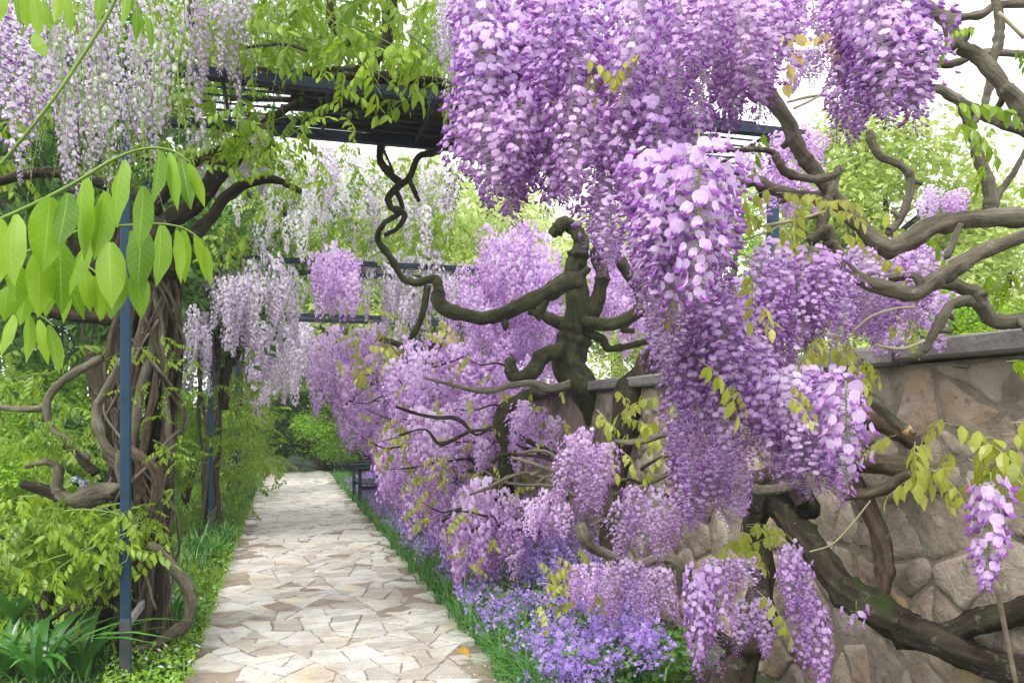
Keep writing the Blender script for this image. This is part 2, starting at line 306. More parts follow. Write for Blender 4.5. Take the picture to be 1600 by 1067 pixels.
def tube(mb, P, sides=8, n=4, gnarl=0.10, mat=0, tone=0.5, seed=0.0, wob=0.0, caps=True):
    """P: list of (x, y, z, r)"""
    S = crom(P, n) if n > 0 else [tuple(p) for p in P]
    pts = [Vector(s[:3]) for s in S]; rad = [max(s[3], 1e-4) for s in S]
    if wob:
        for i in range(1, len(pts) - 1):
            q = pts[i] * (0.35 / max(rad[i], 0.01)) * 0.35
            pts[i] = pts[i] + Vector((mnoise.noise(q + Vector((seed, 0, 0))), mnoise.noise(q + Vector((0, seed + 9, 0))), mnoise.noise(q + Vector((0, 0, seed + 5))))) * wob * rad[i]
    vs = []; fs = []
    t = (pts[1] - pts[0]).normalized(); up = Vector((0, 0, 1)) if abs(t.z) < 0.9 else Vector((1, 0, 0))
    nrm = t.cross(up).normalized()
    kn = [0.0] * len(pts)
    if gnarl > 0.09 and len(pts) > 12:
        for _ in range(max(1, len(pts) // 14)):
            c_ = RNG.randrange(2, len(pts) - 2); kn[c_] += R(0.12, 0.28); kn[c_ - 1] += 0.08; kn[c_ + 1] += 0.06
    gr = []; run = 0.0; g0 = seed * 3.7
    for i, p in enumerate(pts):
        if i: run += (p - pts[i - 1]).length
        tt = (pts[min(i + 1, len(pts) - 1)] - pts[max(i - 1, 0)])
        if tt.length > 1e-9: t = tt.normalized()
        nrm = (nrm - t * nrm.dot(t)); nrm = nrm.normalized() if nrm.length > 1e-6 else t.orthogonal().normalized()
        b = t.cross(nrm)
        for k in range(sides):
            a = 2 * math.pi * k / sides
            dirv = nrm * math.cos(a) + b * math.sin(a)
            r = rad[i]
            if gnarl:
                q = p + dirv * r; k_ = 1 / max(r, 0.008)
                r *= 1 + gnarl * (1.9 * mnoise.noise(q * 0.42 * k_ + Vector((seed, 0, 0))) + 0.6 * math.sin(3 * a + i * 0.35 + seed) + 0.55 * math.sin(7 * a - i * 0.2 + seed * 2) + 0.9 * mnoise.noise(q * 1.3 * k_)) + kn[i]
            vs.append(tuple(p + dirv * r)); gr.append((math.cos(a + run * 1.5) * r + g0, math.sin(a + run * 1.5) * r, run * 0.13))
    for i in range(len(pts) - 1):
        for k in range(sides):
            k2 = (k + 1) % sides
            fs.append((i * sides + k, i * sides + k2, (i + 1) * sides + k2, (i + 1) * sides + k))
    if caps:
        o = len(vs); vs.append(tuple(pts[0])); vs.append(tuple(pts[-1])); gr += [(g0, 0, 0), (g0, 0, run)]; e = (len(pts) - 1) * sides
        for k in range(sides):
            k2 = (k + 1) % sides
            fs.append((o, k2, k)); fs.append((o + 1, e + k, e + k2))
    mb.add(vs, fs, mat, tone); mb.g.extend(gr)
def pxpath(L, d=None):
    """[(px, py, r_px[, depth])] -> world points with radius"""
    out = []
    for p in L:
        dd = p[3] if len(p) > 3 else d
        w = W(p[0], p[1], dd); out.append((w.x, w.y, w.z, p[2] / F * dd))
    return out
def limb(name, parent, pts, mat, sides=10, n=5, gnarl=0.12, wob=0.35, rel=True):
    if sides >= 9: sides, n = sides + 5, n + 2
    mb = MB(); base = parent.location if parent is not None else Vector((0, 0, 0))
    q = [(p[0] - base.x, p[1] - base.y, p[2] - base.z, p[3]) for p in pts]
    tube(mb, q, sides, n, gnarl, seed=R(0, 50), wob=wob)
    return link(name, mb.mesh(name, [mat], True), parent)

# ------------------------------------------------------------------ flowers and leaves: templates
def disc(n, w, h, cup, notch=0.12, inner=True):
    vs = [(0, 0, 0)]; fs = []
    rings = (0.55, 1.0) if inner else (1.0,)
    for r in rings:
        for k in range(n):
            a = 2 * math.pi * k / n + math.pi / 2
            rr = r * (1 - (notch if (k == 0 and r == 1.0) else 0)) * (1 + (0.05 if k in (1, n - 1) else 0))
            y, z = math.cos(a) * rr * w / 2, math.sin(a) * rr * h / 2
            vs.append((cup * (rr ** 2) * 0.5 - 0.16 * abs(math.cos(a)) * r + (0.05 * math.sin(2.7 * k + 1) if r == 1.0 else 0), y, z))
    for k in range(n): fs.append((0, 1 + k, 1 + (k + 1) % n))
    if inner:
        for k in range(n):
            k2 = (k + 1) % n
            fs.append((1 + k, 1 + n + k, 1 + n + k2, 1 + k2))
    return vs, fs
def floret_hi(seed=0):
    """pea flower: x forward, z up; folded two-lobed banner (mat 0) with a pale throat (mat 3), two wings and a keel (mat 1)"""
    rnd = random.Random(seed); V = []; Fs = []; Ms = []
    def put(vs, fs, m):
        o = len(V); V.extend(vs); Fs.extend([tuple(i + o for i in f) for f in fs]); Ms.extend(m if isinstance(m, list) else [m] * len(fs))
    n = 12; wd = rnd.uniform(0.72, 1.02); ht = rnd.uniform(0.86, 1.02); fold = rnd.uniform(0.18, 0.5); curl = rnd.uniform(0.1, 0.35); ph = rnd.uniform(0, 6)
    vs = [(0, 0, 0)]; fs = []; ms = []
    for ri, r in enumerate((0.34, 0.72, 1.0)):
        for k in range(n):
            a = 2 * math.pi * k / n + math.pi / 2; rr = r
            if r == 1.0: rr *= (0.80 if k == 0 else 0.97 if k in (1, n - 1) else 1.0) * (1 + 0.05 * math.sin(2.3 * k + ph))
            if r == 0.72 and k == 0: rr *= 0.93
            y, z = math.cos(a) * rr * wd / 2, math.sin(a) * rr * ht / 2
            x = -fold * abs(y) * 1.1 + 0.10 * math.sin(min(abs(y), 0.5) * 6) * r - curl * max(0, z) * r + (0.035 * math.sin(3.1 * k + ph) if r == 1.0 else 0)
            vs.append((x, y, z))
    for k in range(n): fs.append((0, 1 + k, 1 + (k + 1) % n)); ms.append(3 if abs(k - n * 0.5) < 3.5 else 0)
    for q in (0, 1):
        for k in range(n):
            k2 = (k + 1) % n; b = 1 + q * n
            fs.append((b + k, b + n + k, b + n + k2, b + k2)); ms.append(0)
    ta = rnd.uniform(0.25, 0.75); ca, sa = math.cos(ta), math.sin(ta)
    put([(0.10 + x * ca - z * sa, y, 0.31 + x * sa + z * ca) for x, y, z in vs], fs, ms)
    sp = rnd.uniform(0.7, 1.3)
    for s in (-1, 1):                                      # wings fold forward over the keel
        w = [(0.02, s * 0.03, 0.02), (0.25, s * 0.17 * sp, 0.10), (0.55, s * 0.16 * sp, 0.05), (0.68, s * 0.05, -0.06), (0.45, s * 0.10, -0.20), (0.18, s * 0.12, -0.13), (0.38, s * 0.23 * sp, -0.03)]
        put(w, [(6, 0, 1), (6, 1, 2), (6, 2, 3), (6, 3, 4), (6, 4, 5), (6, 5, 0)], 1)
    put([(0.05, 0, -0.02), (0.55, 0, 0.02), (0.72, 0, -0.10), (0.35, 0.06, -0.2), (0.35, -0.06, -0.2)], [(0, 3, 1), (1, 3, 2), (0, 1, 4), (1, 2, 4)], 1)
    put([(-0.22, 0, 0.03), (0.06, 0.07, 0.05), (0.06, -0.07, 0.05), (0.06, 0, -0.08)], [(0, 1, 2), (0, 2, 3), (0, 3, 1)], 2)   # calyx
    return V, Fs, Ms
def floret_mid():
    V = []; Fs = []; Ms = []
    vs, fs = disc(6, 1.05, 0.95, -0.25, 0.0, inner=False)
    ca, sa = math.cos(0.5), math.sin(0.5)
    V += [(0.10 + x * ca - z * sa, y, 0.33 + x * sa + z * ca) for x, y, z in vs]; Fs += fs; Ms += [0] * len(fs)
    o = len(V); V += [(0, 0, 0), (0.4, 0.2, 0.06), (0.7, 0, -0.06), (0.4, -0.2, 0.06), (0.4, 0, -0.2)]
    Fs += [(o, o + 4, o + 2, o + 1), (o, o + 3, o + 2, o + 4)]; Ms += [1, 1]
    return V, Fs, Ms
def bud():
    V = [(0, 0, 0)]
    for x, r in ((0.25, 0.13), (0.6, 0.15)):
        for k in range(4):
            a = math.pi / 2 * k + 0.4; V.append((x, math.cos(a) * r, math.sin(a) * r * 0.8))
    V.append((0.85, 0, 0.02))
    Fs = []
    for k in range(4):
        k2 = (k + 1) % 4
        Fs += [(0, 1 + k2, 1 + k), (1 + k, 1 + k2, 5 + k2, 5 + k), (9, 5 + k, 5 + k2)]
    return V, Fs, [1] * len(Fs)
FHS, FM, BD = [floret_hi(k) for k in range(10)], floret_mid(), bud()
def basis(fwd, up, pos, s):
    x = fwd.normalized(); y = up.cross(x).normalized(); z = x.cross(y)
    return Matrix(((x.x * s, y.x * s, z.x * s, pos.x), (x.y * s, y.y * s, z.y * s, pos.y), (x.z * s, y.z * s, z.z * s, pos.z), (0, 0, 0, 1)))
def raceme_layout(L, Rad, n, S, rnd, budf, thin):
    """positions of the florets down a hanging raceme: (matrix, is_bud, tone, base, tip)"""
    out = []
    bx, by = rnd.uniform(-0.12, 0.12), rnd.uniform(-0.12, 0.12)
    def axis(t): return Vector((bx * L * t * t, by * L * t * t, -L * t))
    ph = rnd.uniform(0, 6); lob = rnd.uniform(0.10, 0.26)
    for i in range(n):
        t = (i + rnd.random()) / n
        t = t ** 0.9
        prof = min(1.0, 0.62 + 2.6 * t) * (1 - 0.80 * max(0, t - 0.25) ** 1.3 / 0.75 ** 1.3) * thin
        a = i * 2.39996 + rnd.uniform(-0.5, 0.5)
        prof *= 1 + lob * math.sin(t * 9 + ph) + lob * 0.8 * math.sin(2 * a + t * 4 + ph)
        r = Rad * prof * rnd.uniform(0.55, 1.2)
        o = Vector((math.cos(a), math.sin(a), 0))
        p0 = axis(t); p = p0 + o * r + Vector((0, 0, r * rnd.uniform(-0.35, 0.25) - 0.1 * S))
        isb = t > budf + rnd.uniform(-0.07, 0.1)
        s = S * (1 - 0.42 * t) * rnd.uniform(0.85, 1.12) * (0.8 if isb else 1)
        f = o + Vector((rnd.uniform(-0.4, 0.4), rnd.uniform(-0.4, 0.4), rnd.uniform(-0.75, 0.05) - (0.8 if isb else 0.1)))
        up = Vector((rnd.uniform(-0.3, 0.3), rnd.uniform(-0.3, 0.3), 1))
        tone = max(0, min(1, rnd.gauss(0.66, 0.20) - 0.55 * t ** 1.4))
        out.append((basis(f, up, p, s), isb, tone, p0, p))
    return out, axis
def raceme_mesh(name, mats, L=0.34, Rad=0.062, n=130, S=0.030, seed=0, hi=True, budf=0.78, thin=1.0):
    rnd = random.Random(seed); mb = MB()
    lay, axis = raceme_layout(L, Rad, n, S, rnd, budf, thin)
    for (m, isb, tone, p0, p) in lay:
        V, Fs, Ms = BD if isb else rnd.choice(FHS) if hi else FM
        mb.addT(V, Fs, Ms, m, tone)
        if hi or thin < 0.8:
            mb.add([tuple(p0 + Vector((0, 0, 0.0012))), tuple(p0 - Vector((0, 0, 0.0012))), tuple(p)], [(0, 1, 2)], 2)
    pts = [(*axis(k / 5), 0.0016 * (1.2 - 0.16 * k)) for k in range(6)]
    pts[0] = (pts[0][0], pts[0][1], pts[0][2] + 0.02, 0.0012)
    tube(mb, pts, 4, 1, 0, mat=2, caps=False)
    return mb.mesh(name, mats, hi)
PUR = [M['banner'], M['wing'], M['stalk'], M['throat']]; PUR_P = [M['banner_p'], M['wing_p'], M['stalk'], M['throat']]; PUR_D = [M['banner_d'], M['wing_d'], M['stalk'], M['throat']]
PAL = [M['pale'], M['pale_wing'], M['stem']]
PL = 0.34
RAC_HI = [raceme_mesh('raceme_near', (PUR, PUR_P, PUR, PUR_D)[k % 4], L=PL, Rad=R(0.046, 0.072), n=RNG.randint(140, 190), S=R(0.025, 0.030), seed=k, budf=R(0.6, 0.95)) for k in range(16)]
RAC_MID = [raceme_mesh('raceme_mid', (PUR, PUR_P, PUR)[k % 3], L=PL, Rad=R(0.058, 0.085), n=RNG.randint(110, 150), S=R(0.030, 0.035), seed=40 + k, hi=False, budf=R(0.75, 0.98)) for k in range(9)]
RAC_PALE = [raceme_mesh('raceme_pale', PAL, L=PL, Rad=R(0.05, 0.062), n=RNG.randint(95, 125), S=R(0.026, 0.03), seed=70 + k, hi=False, budf=1.1) for k in range(6)]
RAC_BARE = [raceme_mesh('raceme_bare', [M['strand'], M['strand'], M['stem']], L=PL, Rad=R(0.018, 0.03), n=RNG.randint(22, 34), S=R(0.012, 0.017), seed=120 + k, hi=False, budf=R(0.2, 0.6), thin=0.75) for k in range(4)]
RAC_TWO = [raceme_mesh('raceme_two_tone', [M['pale'], M['wing_d'], M['stem'], M['throat']], L=PL, Rad=R(0.045, 0.062), n=RNG.randint(60, 85), S=R(0.030, 0.036), seed=140 + k, hi=True, budf=R(0.7, 1.0)) for k in range(5)]
RAC_WHITE = [raceme_mesh('raceme_white', [M['white_l'], M['pale'], M['stem']], L=PL, Rad=R(0.05, 0.066), n=RNG.randint(80, 110), S=R(0.026, 0.03), seed=170 + k, hi=False, budf=1.1) for k in range(5)]
RAC_THIN = [raceme_mesh('raceme_thin', [M['mauve_t'], M['pale_wing'], M['stem']], L=PL, Rad=R(0.030, 0.045), n=RNG.randint(44, 64), S=R(0.017, 0.022), seed=90 + k, hi=False, budf=R(0.5, 1.0), thin=0.75) for k in range(6)]

def leaflet_vf(L, Wd, droop, seg=4, fold=0.18):
    """leaf blade from origin along +x, folded on the midrib, hanging by droop"""
    vs = []; fs = []; uv = []
    for i in range(seg + 1):
        t = i / seg; w = Wd / 2 * (math.sin(math.pi * min(1, t * 0.94 + 0.03) ** 0.78) ** 0.9)
        if i == seg: w = 0.0008
        x = L * t * (1 - 0.12 * droop * t); z = -droop * L * 0.5 * t * t
        for k, y in enumerate((-w, 0, w)):
            vs.append((x, y, z + (abs(y) * fold if k != 1 else 0))); uv.append(((k - 1) * 1.0, t))
    for i in range(seg):
        a = i * 3
        fs += [(a, a + 3, a + 4, a + 1), (a + 1, a + 4, a + 5, a + 2)]
    return vs, fs, uv
def compound(mb, M4, L, pairs, rnd, ll=0.055, lw=0.022, hang=0.9, seg=3):
    """a pinnate leaf: rachis along +x arching down, leaflets in pairs"""
    def ax(t): return Vector((L * t * (1 - 0.15 * t), 0, -0.38 * L * t * t))
    P = [(*ax(k / 4), 0.0015 - 0.0002 * k) for k in range(5)]
    Mm = Matrix(M4) if not isinstance(M4, Matrix) else M4
    PP = []
    for p in P:
        w = Mm @ Vector(p[:3]); PP.append((w.x, w.y, w.z, p[3]))
    tube(mb, PP, 3, 1, 0, mat=1, caps=False)
    for j in range(pairs + 1):
        t = 0.22 + 0.78 * j / pairs
        for s in ((-1, 1) if j < pairs else (0,)):
            l = ll * rnd.uniform(0.8, 1.1) * (1 - 0.25 * abs(t - 0.6)); w = lw * rnd.uniform(0.85, 1.15)
            vs, fs, _ = leaflet_vf(l, w, rnd.uniform(0.2, 0.7), seg)
            yaw = s * rnd.uniform(0.95, 1.3); pit = hang * rnd.uniform(0.55, 1.25) * (1.0 if s else 0.9)
            m = Mm @ Matrix.Translation(ax(min(t, 1))) @ Euler((rnd.uniform(-0.35, 0.35), 0, yaw)).to_matrix().to_4x4() @ Euler((0, pit, 0)).to_matrix().to_4x4()
            mb.addT(vs, fs, 0, m, max(0, min(1, rnd.gauss(0.55, 0.2))))
def spray_mesh(name, mats, seed, leaves=5, L=0.22, pairs=5, ll=0.055, lw=0.022, hang=0.9):
    """a twig with several pinnate leaves"""
    rnd = random.Random(seed); mb = MB(); tl = 0.07 * leaves
    if leaves == 1:
        compound(mb, Matrix.Identity(4), L, pairs, rnd, ll, lw, hang)
    else:
        P = [(tl * k / 4, 0.03 * math.sin(k * 1.3 + seed), -0.02 * k * k / 4, 0.003 - 0.0005 * k) for k in range(5)]
        tube(mb, P, 4, 2, 0, mat=1, caps=False)
        for i in range(leaves):
            t = i / max(1, leaves - 1)
            p = Vector((tl * t, 0.03 * math.sin(4 * t * 1.3 + seed), -0.08 * t * t))
            m = Matrix.Translation(p) @ Euler((rnd.uniform(-0.5, 0.5), rnd.uniform(-0.35, 0.5), i * 2.4 + rnd.uniform(-0.5, 0.5))).to_matrix().to_4x4()
            compound(mb, m, L * rnd.uniform(0.7, 1.15), pairs, rnd, ll, lw, hang)
    return mb.mesh(name, mats, False)
SPRAY = [spray_mesh('leaf_spray', [M['leaf'], M['stem']], k) for k in range(6)]
SPRAY_Y = [spray_mesh('leaf_spray_yellow', [M['leaf_y'], M['stem_pale']], 20 + k, leaves=3, ll=0.05, lw=0.024) for k in range(4)]
CLEAF = [spray_mesh('compound_leaf', [M['leaf'], M['stem']], 30 + k, leaves=1, L=0.24, pairs=6, ll=0.06, lw=0.023, hang=1.1) for k in range(4)]
CLEAF_Y = [spray_mesh('compound_leaf_yellow', [M['leaf_y'], M['stem_pale']], 36 + k, leaves=1, L=0.2, pairs=4, ll=0.055, lw=0.026, hang=1.0) for k in range(4)]
GOLD = [spray_mesh('golden_leaf', [M['leaf_gold'], M['stem_pale']], 44 + k, leaves=1, L=0.16, pairs=3, ll=0.055, lw=0.03, hang=1.2) for k in range(2)]

def put_raceme(parent, protos, px, py, d, lpx, wf=1.0, name='raceme'):
    s = lpx / F * d / PL
    loc = W(px, py, d) - parent.location
    return link(name, RNG.choice(protos), parent, loc, (R(-0.16, 0.16), R(-0.16, 0.16), R(0, 6.28)), (s ** 0.45 * wf, s ** 0.45 * wf, s))
def put_spray(parent, protos, p, s=1.0, yaw=None, pitch=None, name='leaf_spray'):
    return link(name, RNG.choice(protos), parent, p - parent.location, (R(-0.4, 0.4), R(-0.2, 0.5) if pitch is None else pitch, R(0, 6.28) if yaw is None else yaw), s)

def leaf_at(parent, protos, px, py, d, s=1.0, yaw=None, pitch=None, name='leaf_spray'):
    return put_spray(parent, protos, W(px, py, d), s, yaw, pitch, name)

# ------------------------------------------------------------------ ground, path, terrace
def sheet(name, x0, x1, y0, y1, z, mat, nx=1, ny=1, h=0.0):
    mb = MB(); vs = []; fs = []
    for j in range(ny + 1):
        for i in range(nx + 1):
            x = x0 + (x1 - x0) * i / nx; y = y0 + (y1 - y0) * j / ny
            vs.append((x, y, z + h * mnoise.noise(Vector((x * 1.1, y * 1.1, 3)))))
    for j in range(ny):
        for i in range(nx):
            a = j * (nx + 1) + i; fs.append((a, a + 1, a + nx + 2, a + nx + 1))
    mb.add(vs, fs); o = link(name, mb.mesh(name, [mat], True)); o['kind'] = 'structure'
    return o
sheet('ground', -140, 140, -40, 240, -0.03, M['soil'])
PX0, PX1, PY0, PY1 = -0.60, 1.36, 3.6, 26.5
# path bed with a wandering edge
mb = MB(); vs = []; fs = []; NP = 90
for j in range(NP + 1):
    y = PY0 + (PY1 - PY0) * j / NP
    l = PX0 + 0.05 * mnoise.noise(Vector((0, y * 1.3, 0))); r = PX1 + 0.06 * mnoise.noise(Vector((5, y * 1.3, 0)))
    for i in range(9):
        x = l + (r - l) * i / 8
        vs.append((x, y, (0.0 if 0 < i < 8 else -0.028) + 0.006 * mnoise.noise(Vector((x * 4, y * 4, 1)))))
for j in range(NP):
    for i in range(8):
        a = j * 9 + i; fs.append((a, a + 1, a + 10, a + 9))
mb.add(vs, fs)
path = link('path', mb.mesh('path', [M['dirt']], True)); path['kind'] = 'structure'

def voronoi(pts, x0, x1, y0, y1):
    P = np.array(pts); cells = []
    for i, p in enumerate(P):
        poly = [(x0, y0), (x1, y0), (x1, y1), (x0, y1)]
        dd = ((P - p) ** 2).sum(1); idx = np.argsort(dd)[1:24]
        for j in idx:
            q = P[j]; mx, my = (p + q) / 2; nx_, ny_ = q - p
            out = []
            for a in range(len(poly)):
                A, B = poly[a], poly[(a + 1) % len(poly)]
                da = (A[0] - mx) * nx_ + (A[1] - my) * ny_; db = (B[0] - mx) * nx_ + (B[1] - my) * ny_
                if da <= 0: out.append(A)
                if (da < 0 < db) or (db < 0 < da):
                    t = da / (da - db); out.append((A[0] + (B[0] - A[0]) * t, A[1] + (B[1] - A[1]) * t))
            poly = out
            if len(poly) < 3: break
        cells.append(poly)
    return cells
def best_points(n, x0, x1, y0, y1, k=6, sx=1.0):
    pts = []
    for _ in range(n):
        bc = None; bd = -1
        for _ in range(k):
            c = (R(x0, x1), R(y0, y1))
            dd = min([((c[0] - a) * sx) ** 2 + (c[1] - b) ** 2 for a, b in pts] or [1e9])
            if dd > bd: bd = dd; bc = c
        pts.append(bc)
    return pts
def stone_vf(poly, gap, thick, jit, rough=0.0, cham=0.012):
    """irregular slab from a polygon in its own plane (u, v, height): jittered edge, chamfered rim, slightly uneven face"""
    cx = sum(p[0] for p in poly) / len(poly); cy = sum(p[1] for p in poly) / len(poly)
    q = []
    for a in range(len(poly)):
        A, B = poly[a], poly[(a + 1) % len(poly)]
        l = math.hypot(B[0] - A[0], B[1] - A[1])
        if l < 0.03: 
            q.append(A); continue
        q.append((A[0] + (B[0] - A[0]) * 0.08, A[1] + (B[1] - A[1]) * 0.08))
        k = max(1, int(l / 0.14))
        for s in range(1, k + 1):
            t = s / (k + 1); q.append((A[0] + (B[0] - A[0]) * t + R(-jit, jit), A[1] + (B[1] - A[1]) * t + R(-jit, jit)))
        q.append((A[0] + (B[0] - A[0]) * 0.92, A[1] + (B[1] - A[1]) * 0.92))
    def inset(p, g):
        r = math.hypot(p[0] - cx, p[1] - cy) or 1e-6; k = max(0.2, (r - g) / r)
        return (cx + (p[0] - cx) * k, cy + (p[1] - cy) * k)
    n = len(q); vs = []
    tx, ty = R(-0.02, 0.02), R(-0.02, 0.02)
    H = lambda x, y: thick + (x - cx) * tx + (y - cy) * ty
    for p in q: a = inset(p, gap); vs.append((a[0], a[1], -0.03))
    for p in q: a = inset(p, gap + 0.002); vs.append((a[0], a[1], H(*a) - cham * R(0.6, 1.4)))
    for p in q: a = inset(p, gap + cham * R(0.9, 1.8)); vs.append((a[0], a[1], H(*a) + R(-rough, rough) * 0.4))
    for p in q:
        a = inset(p, gap + 0.4 * math.hypot(p[0] - cx, p[1] - cy)); vs.append((a[0], a[1], H(*a) + R(-rough, rough)))
    vs.append((cx, cy, H(cx, cy) + R(0, rough)))
    fs = []
    for k in range(n):
        k2 = (k + 1) % n
        for r in range(3): fs.append((r * n + k, r * n + k2, (r + 1) * n + k2, (r + 1) * n + k))
        fs.append((3 * n + k, 3 * n + k2, 4 * n))
    return vs, fs, (cx, cy)
def area(p): return 0.5 * abs(sum(p[i][0] * p[(i + 1) % len(p)][1] - p[(i + 1) % len(p)][0] * p[i][1] for i in range(len(p))))
def split(poly, out, lo, hi):
    if area(poly) < R(lo, hi) or len(poly) < 3: out.append(poly); return
    n = len(poly); best = max(((poly[a][0] - poly[b][0]) ** 2 + (poly[a][1] - poly[b][1]) ** 2, a, b) for a in range(n) for b in range(a))
    A, B = poly[best[1]], poly[best[2]]; t = R(0.36, 0.64)
    mx, my = A[0] + (B[0] - A[0]) * t, A[1] + (B[1] - A[1]) * t
    a = math.atan2(B[1] - A[1], B[0] - A[0]) + R(-0.75, 0.75); nx_, ny_ = math.cos(a), math.sin(a)
    L_, H_ = [], []
    for k in range(n):
        P, Q = poly[k], poly[(k + 1) % n]; dp = (P[0] - mx) * nx_ + (P[1] - my) * ny_; dq = (Q[0] - mx) * nx_ + (Q[1] - my) * ny_
        (L_ if dp <= 0 else H_).append(P)
        if dp * dq < 0:
            u = dp / (dp - dq); X = (P[0] + (Q[0] - P[0]) * u, P[1] + (Q[1] - P[1]) * u); L_.append(X); H_.append(X)
    split(L_, out, lo, hi); split(H_, out, lo, hi)
cells = []
split([(PX0 + 0.02, 4.2), (PX1 - 0.02, 4.2), (PX1 - 0.02, 26.4), (PX0 + 0.02, 26.4)], cells, 0.022, 0.105)
cells.sort(key=lambda c: sum(p[1] for p in c) / len(c))
far = MB(); n_flag = 0
for c in cells:
    if len(c) < 3: continue
    cx = sum(p[0] for p in c) / len(c); cy = sum(p[1] for p in c) / len(c); edge = min(cx - PX0, PX1 - cx)
    if edge < 0.24 and R(0, 1) < 0.66 - edge: continue     # bare dirt along the margins
    if R(0, 1) < 0.04 and area(c) < 0.08: continue
    vs, fs, ctr = stone_vf(c, R(0.003, 0.008), R(0.005, 0.014), 0.010, 0.003, 0.006)
    if n_flag < 297:
        mb = MB(); mb.add(vs, fs); link('flagstone', mb.mesh('flagstone', [M['flag']], False), path); n_flag += 1
    else: far.add(vs, fs)
if far.v: link('far_paving', far.mesh('far_paving', [M['flag']]), path)['kind'] = 'stuff'

# ------------------------------------------------------------------ retaining wall
WXF = 2.92                                                 # face of the wall
wall = thing('stone_wall', 'old rubble stone retaining wall with grey coping behind the flower bed', 'wall', (WXF, 0.4, 0))
mb = MB(); v_, f_ = box_vf((0.30, 12.0, 0.92), (0.5, 24.0, 1.90)); mb.add(v_, f_)
vs = []; fs = []; NY, NZ = 400, 32
for j in range(NZ + 1):
    for i in range(NY + 1):
        y_ = 24.0 * (i / NY) ** 1.4; z_ = -0.03 + 1.895 * j / NZ
        vs.append((0.020 - 0.014 * mnoise.noise(Vector((y_ * 5, z_ * 5, 2))) - 0.007 * mnoise.noise(Vector((y_ * 15, z_ * 15, 7))), y_, z_))
for j in range(NZ):
    for i in range(NY):
        a = j * (NY + 1) + i; fs.append((a, a + NY + 1, a + NY + 2, a + 1))
mb.add(vs, fs)
link('mortar_face', mb.mesh('mortar_face', [M['mortar']], True), wall)
wp = best_points(234, 1.6, 7.0, 0.0, 1.86, 3, 0.85) + best_points(6, 0.0, 1.6, 0.0, 1.86) + best_points(58, 7.0, 23.9, 0.0, 1.86, 4, 0.8)
def rubble(poly, gap, top):
    cx = sum(p[0] for p in poly) / len(poly); cy = sum(p[1] for p in poly) / len(poly); q = []
    for a in range(len(poly)):
        A, B = poly[a], poly[(a + 1) % len(poly)]
        for t in ((0.10, 0.5, 0.90) if math.hypot(B[0] - A[0], B[1] - A[1]) > 0.12 else (0.25, 0.75)):
            q.append((A[0] + (B[0] - A[0]) * t, A[1] + (B[1] - A[1]) * t))
    n = len(q); vs = []; tx, ty = R(-0.05, 0.05), R(-0.05, 0.05); sd = R(0, 99)
    for (g, k, h) in ((gap, 1, -0.04), (gap, 1, -0.012), (gap + 0.012, 1, -0.002), (gap + 0.03, 1, 0.004), (gap, 0.55, 0.006), (gap, 0.25, 0.006)):
        for p in q:
            r = math.hypot(p[0] - cx, p[1] - cy) or 1e-6
            r2 = max(0.15 * r, (r - g) * k); r2 *= 1 + 0.07 * mnoise.noise(Vector((p[0] * 11, p[1] * 11, sd)))
            x, y_ = cx + (p[0] - cx) * r2 / r, cy + (p[1] - cy) * r2 / r
            z = h if h < -0.03 else h + top + (x - cx) * tx + (y_ - cy) * ty + 0.014 * mnoise.noise(Vector((x * 8, y_ * 8, sd))) + 0.008 * mnoise.noise(Vector((x * 21, y_ * 21, sd)))
            vs.append((x, y_, z))
    vs.append((cx, cy, top + 0.006)); fs = []
    for k in range(n):
        k2 = (k + 1) % n
        for r in range(5): fs.append((r * n + k, r * n + k2, (r + 1) * n + k2, (r + 1) * n + k))
        fs.append((5 * n + k, 5 * n + k2, 6 * n))
    return vs, fs
for c in voronoi(wp, 0.0, 23.9, -0.02, 1.862):
    if len(c) < 3: continue
    vs, fs = rubble(c, R(0.004, 0.020), R(0.0, 0.022))
    mb = MB(); mb.add([(0.02 - h, u, v) for u, v, h in vs], [tuple(reversed(f)) for f in fs])
    link('stone', mb.mesh('stone', [M['stone']], True), wall)
y = 0.0
while y < 23.5:
    l = R(0.75, 1.15)
    v_, f_ = bevel_box((0, 0, 0), (0.66, l - 0.008, 0.095), 0.016)
    v_ = [(a + R(-0.006, 0.006), b, c + R(-0.007, 0.007)) for a, b, c in v_]
    mb = MB(); mb.add(v_, f_)
    link('coping_slab', mb.mesh('coping_slab', [M['coping']]), wall, (0.24 + R(-0.01, 0.01), y + l / 2, 1.918), (R(-0.006, 0.006), R(-0.012, 0.012), 0))
    y += l
sheet('terrace', 3.3, 139, -39, 239, 1.72, M['soil'])

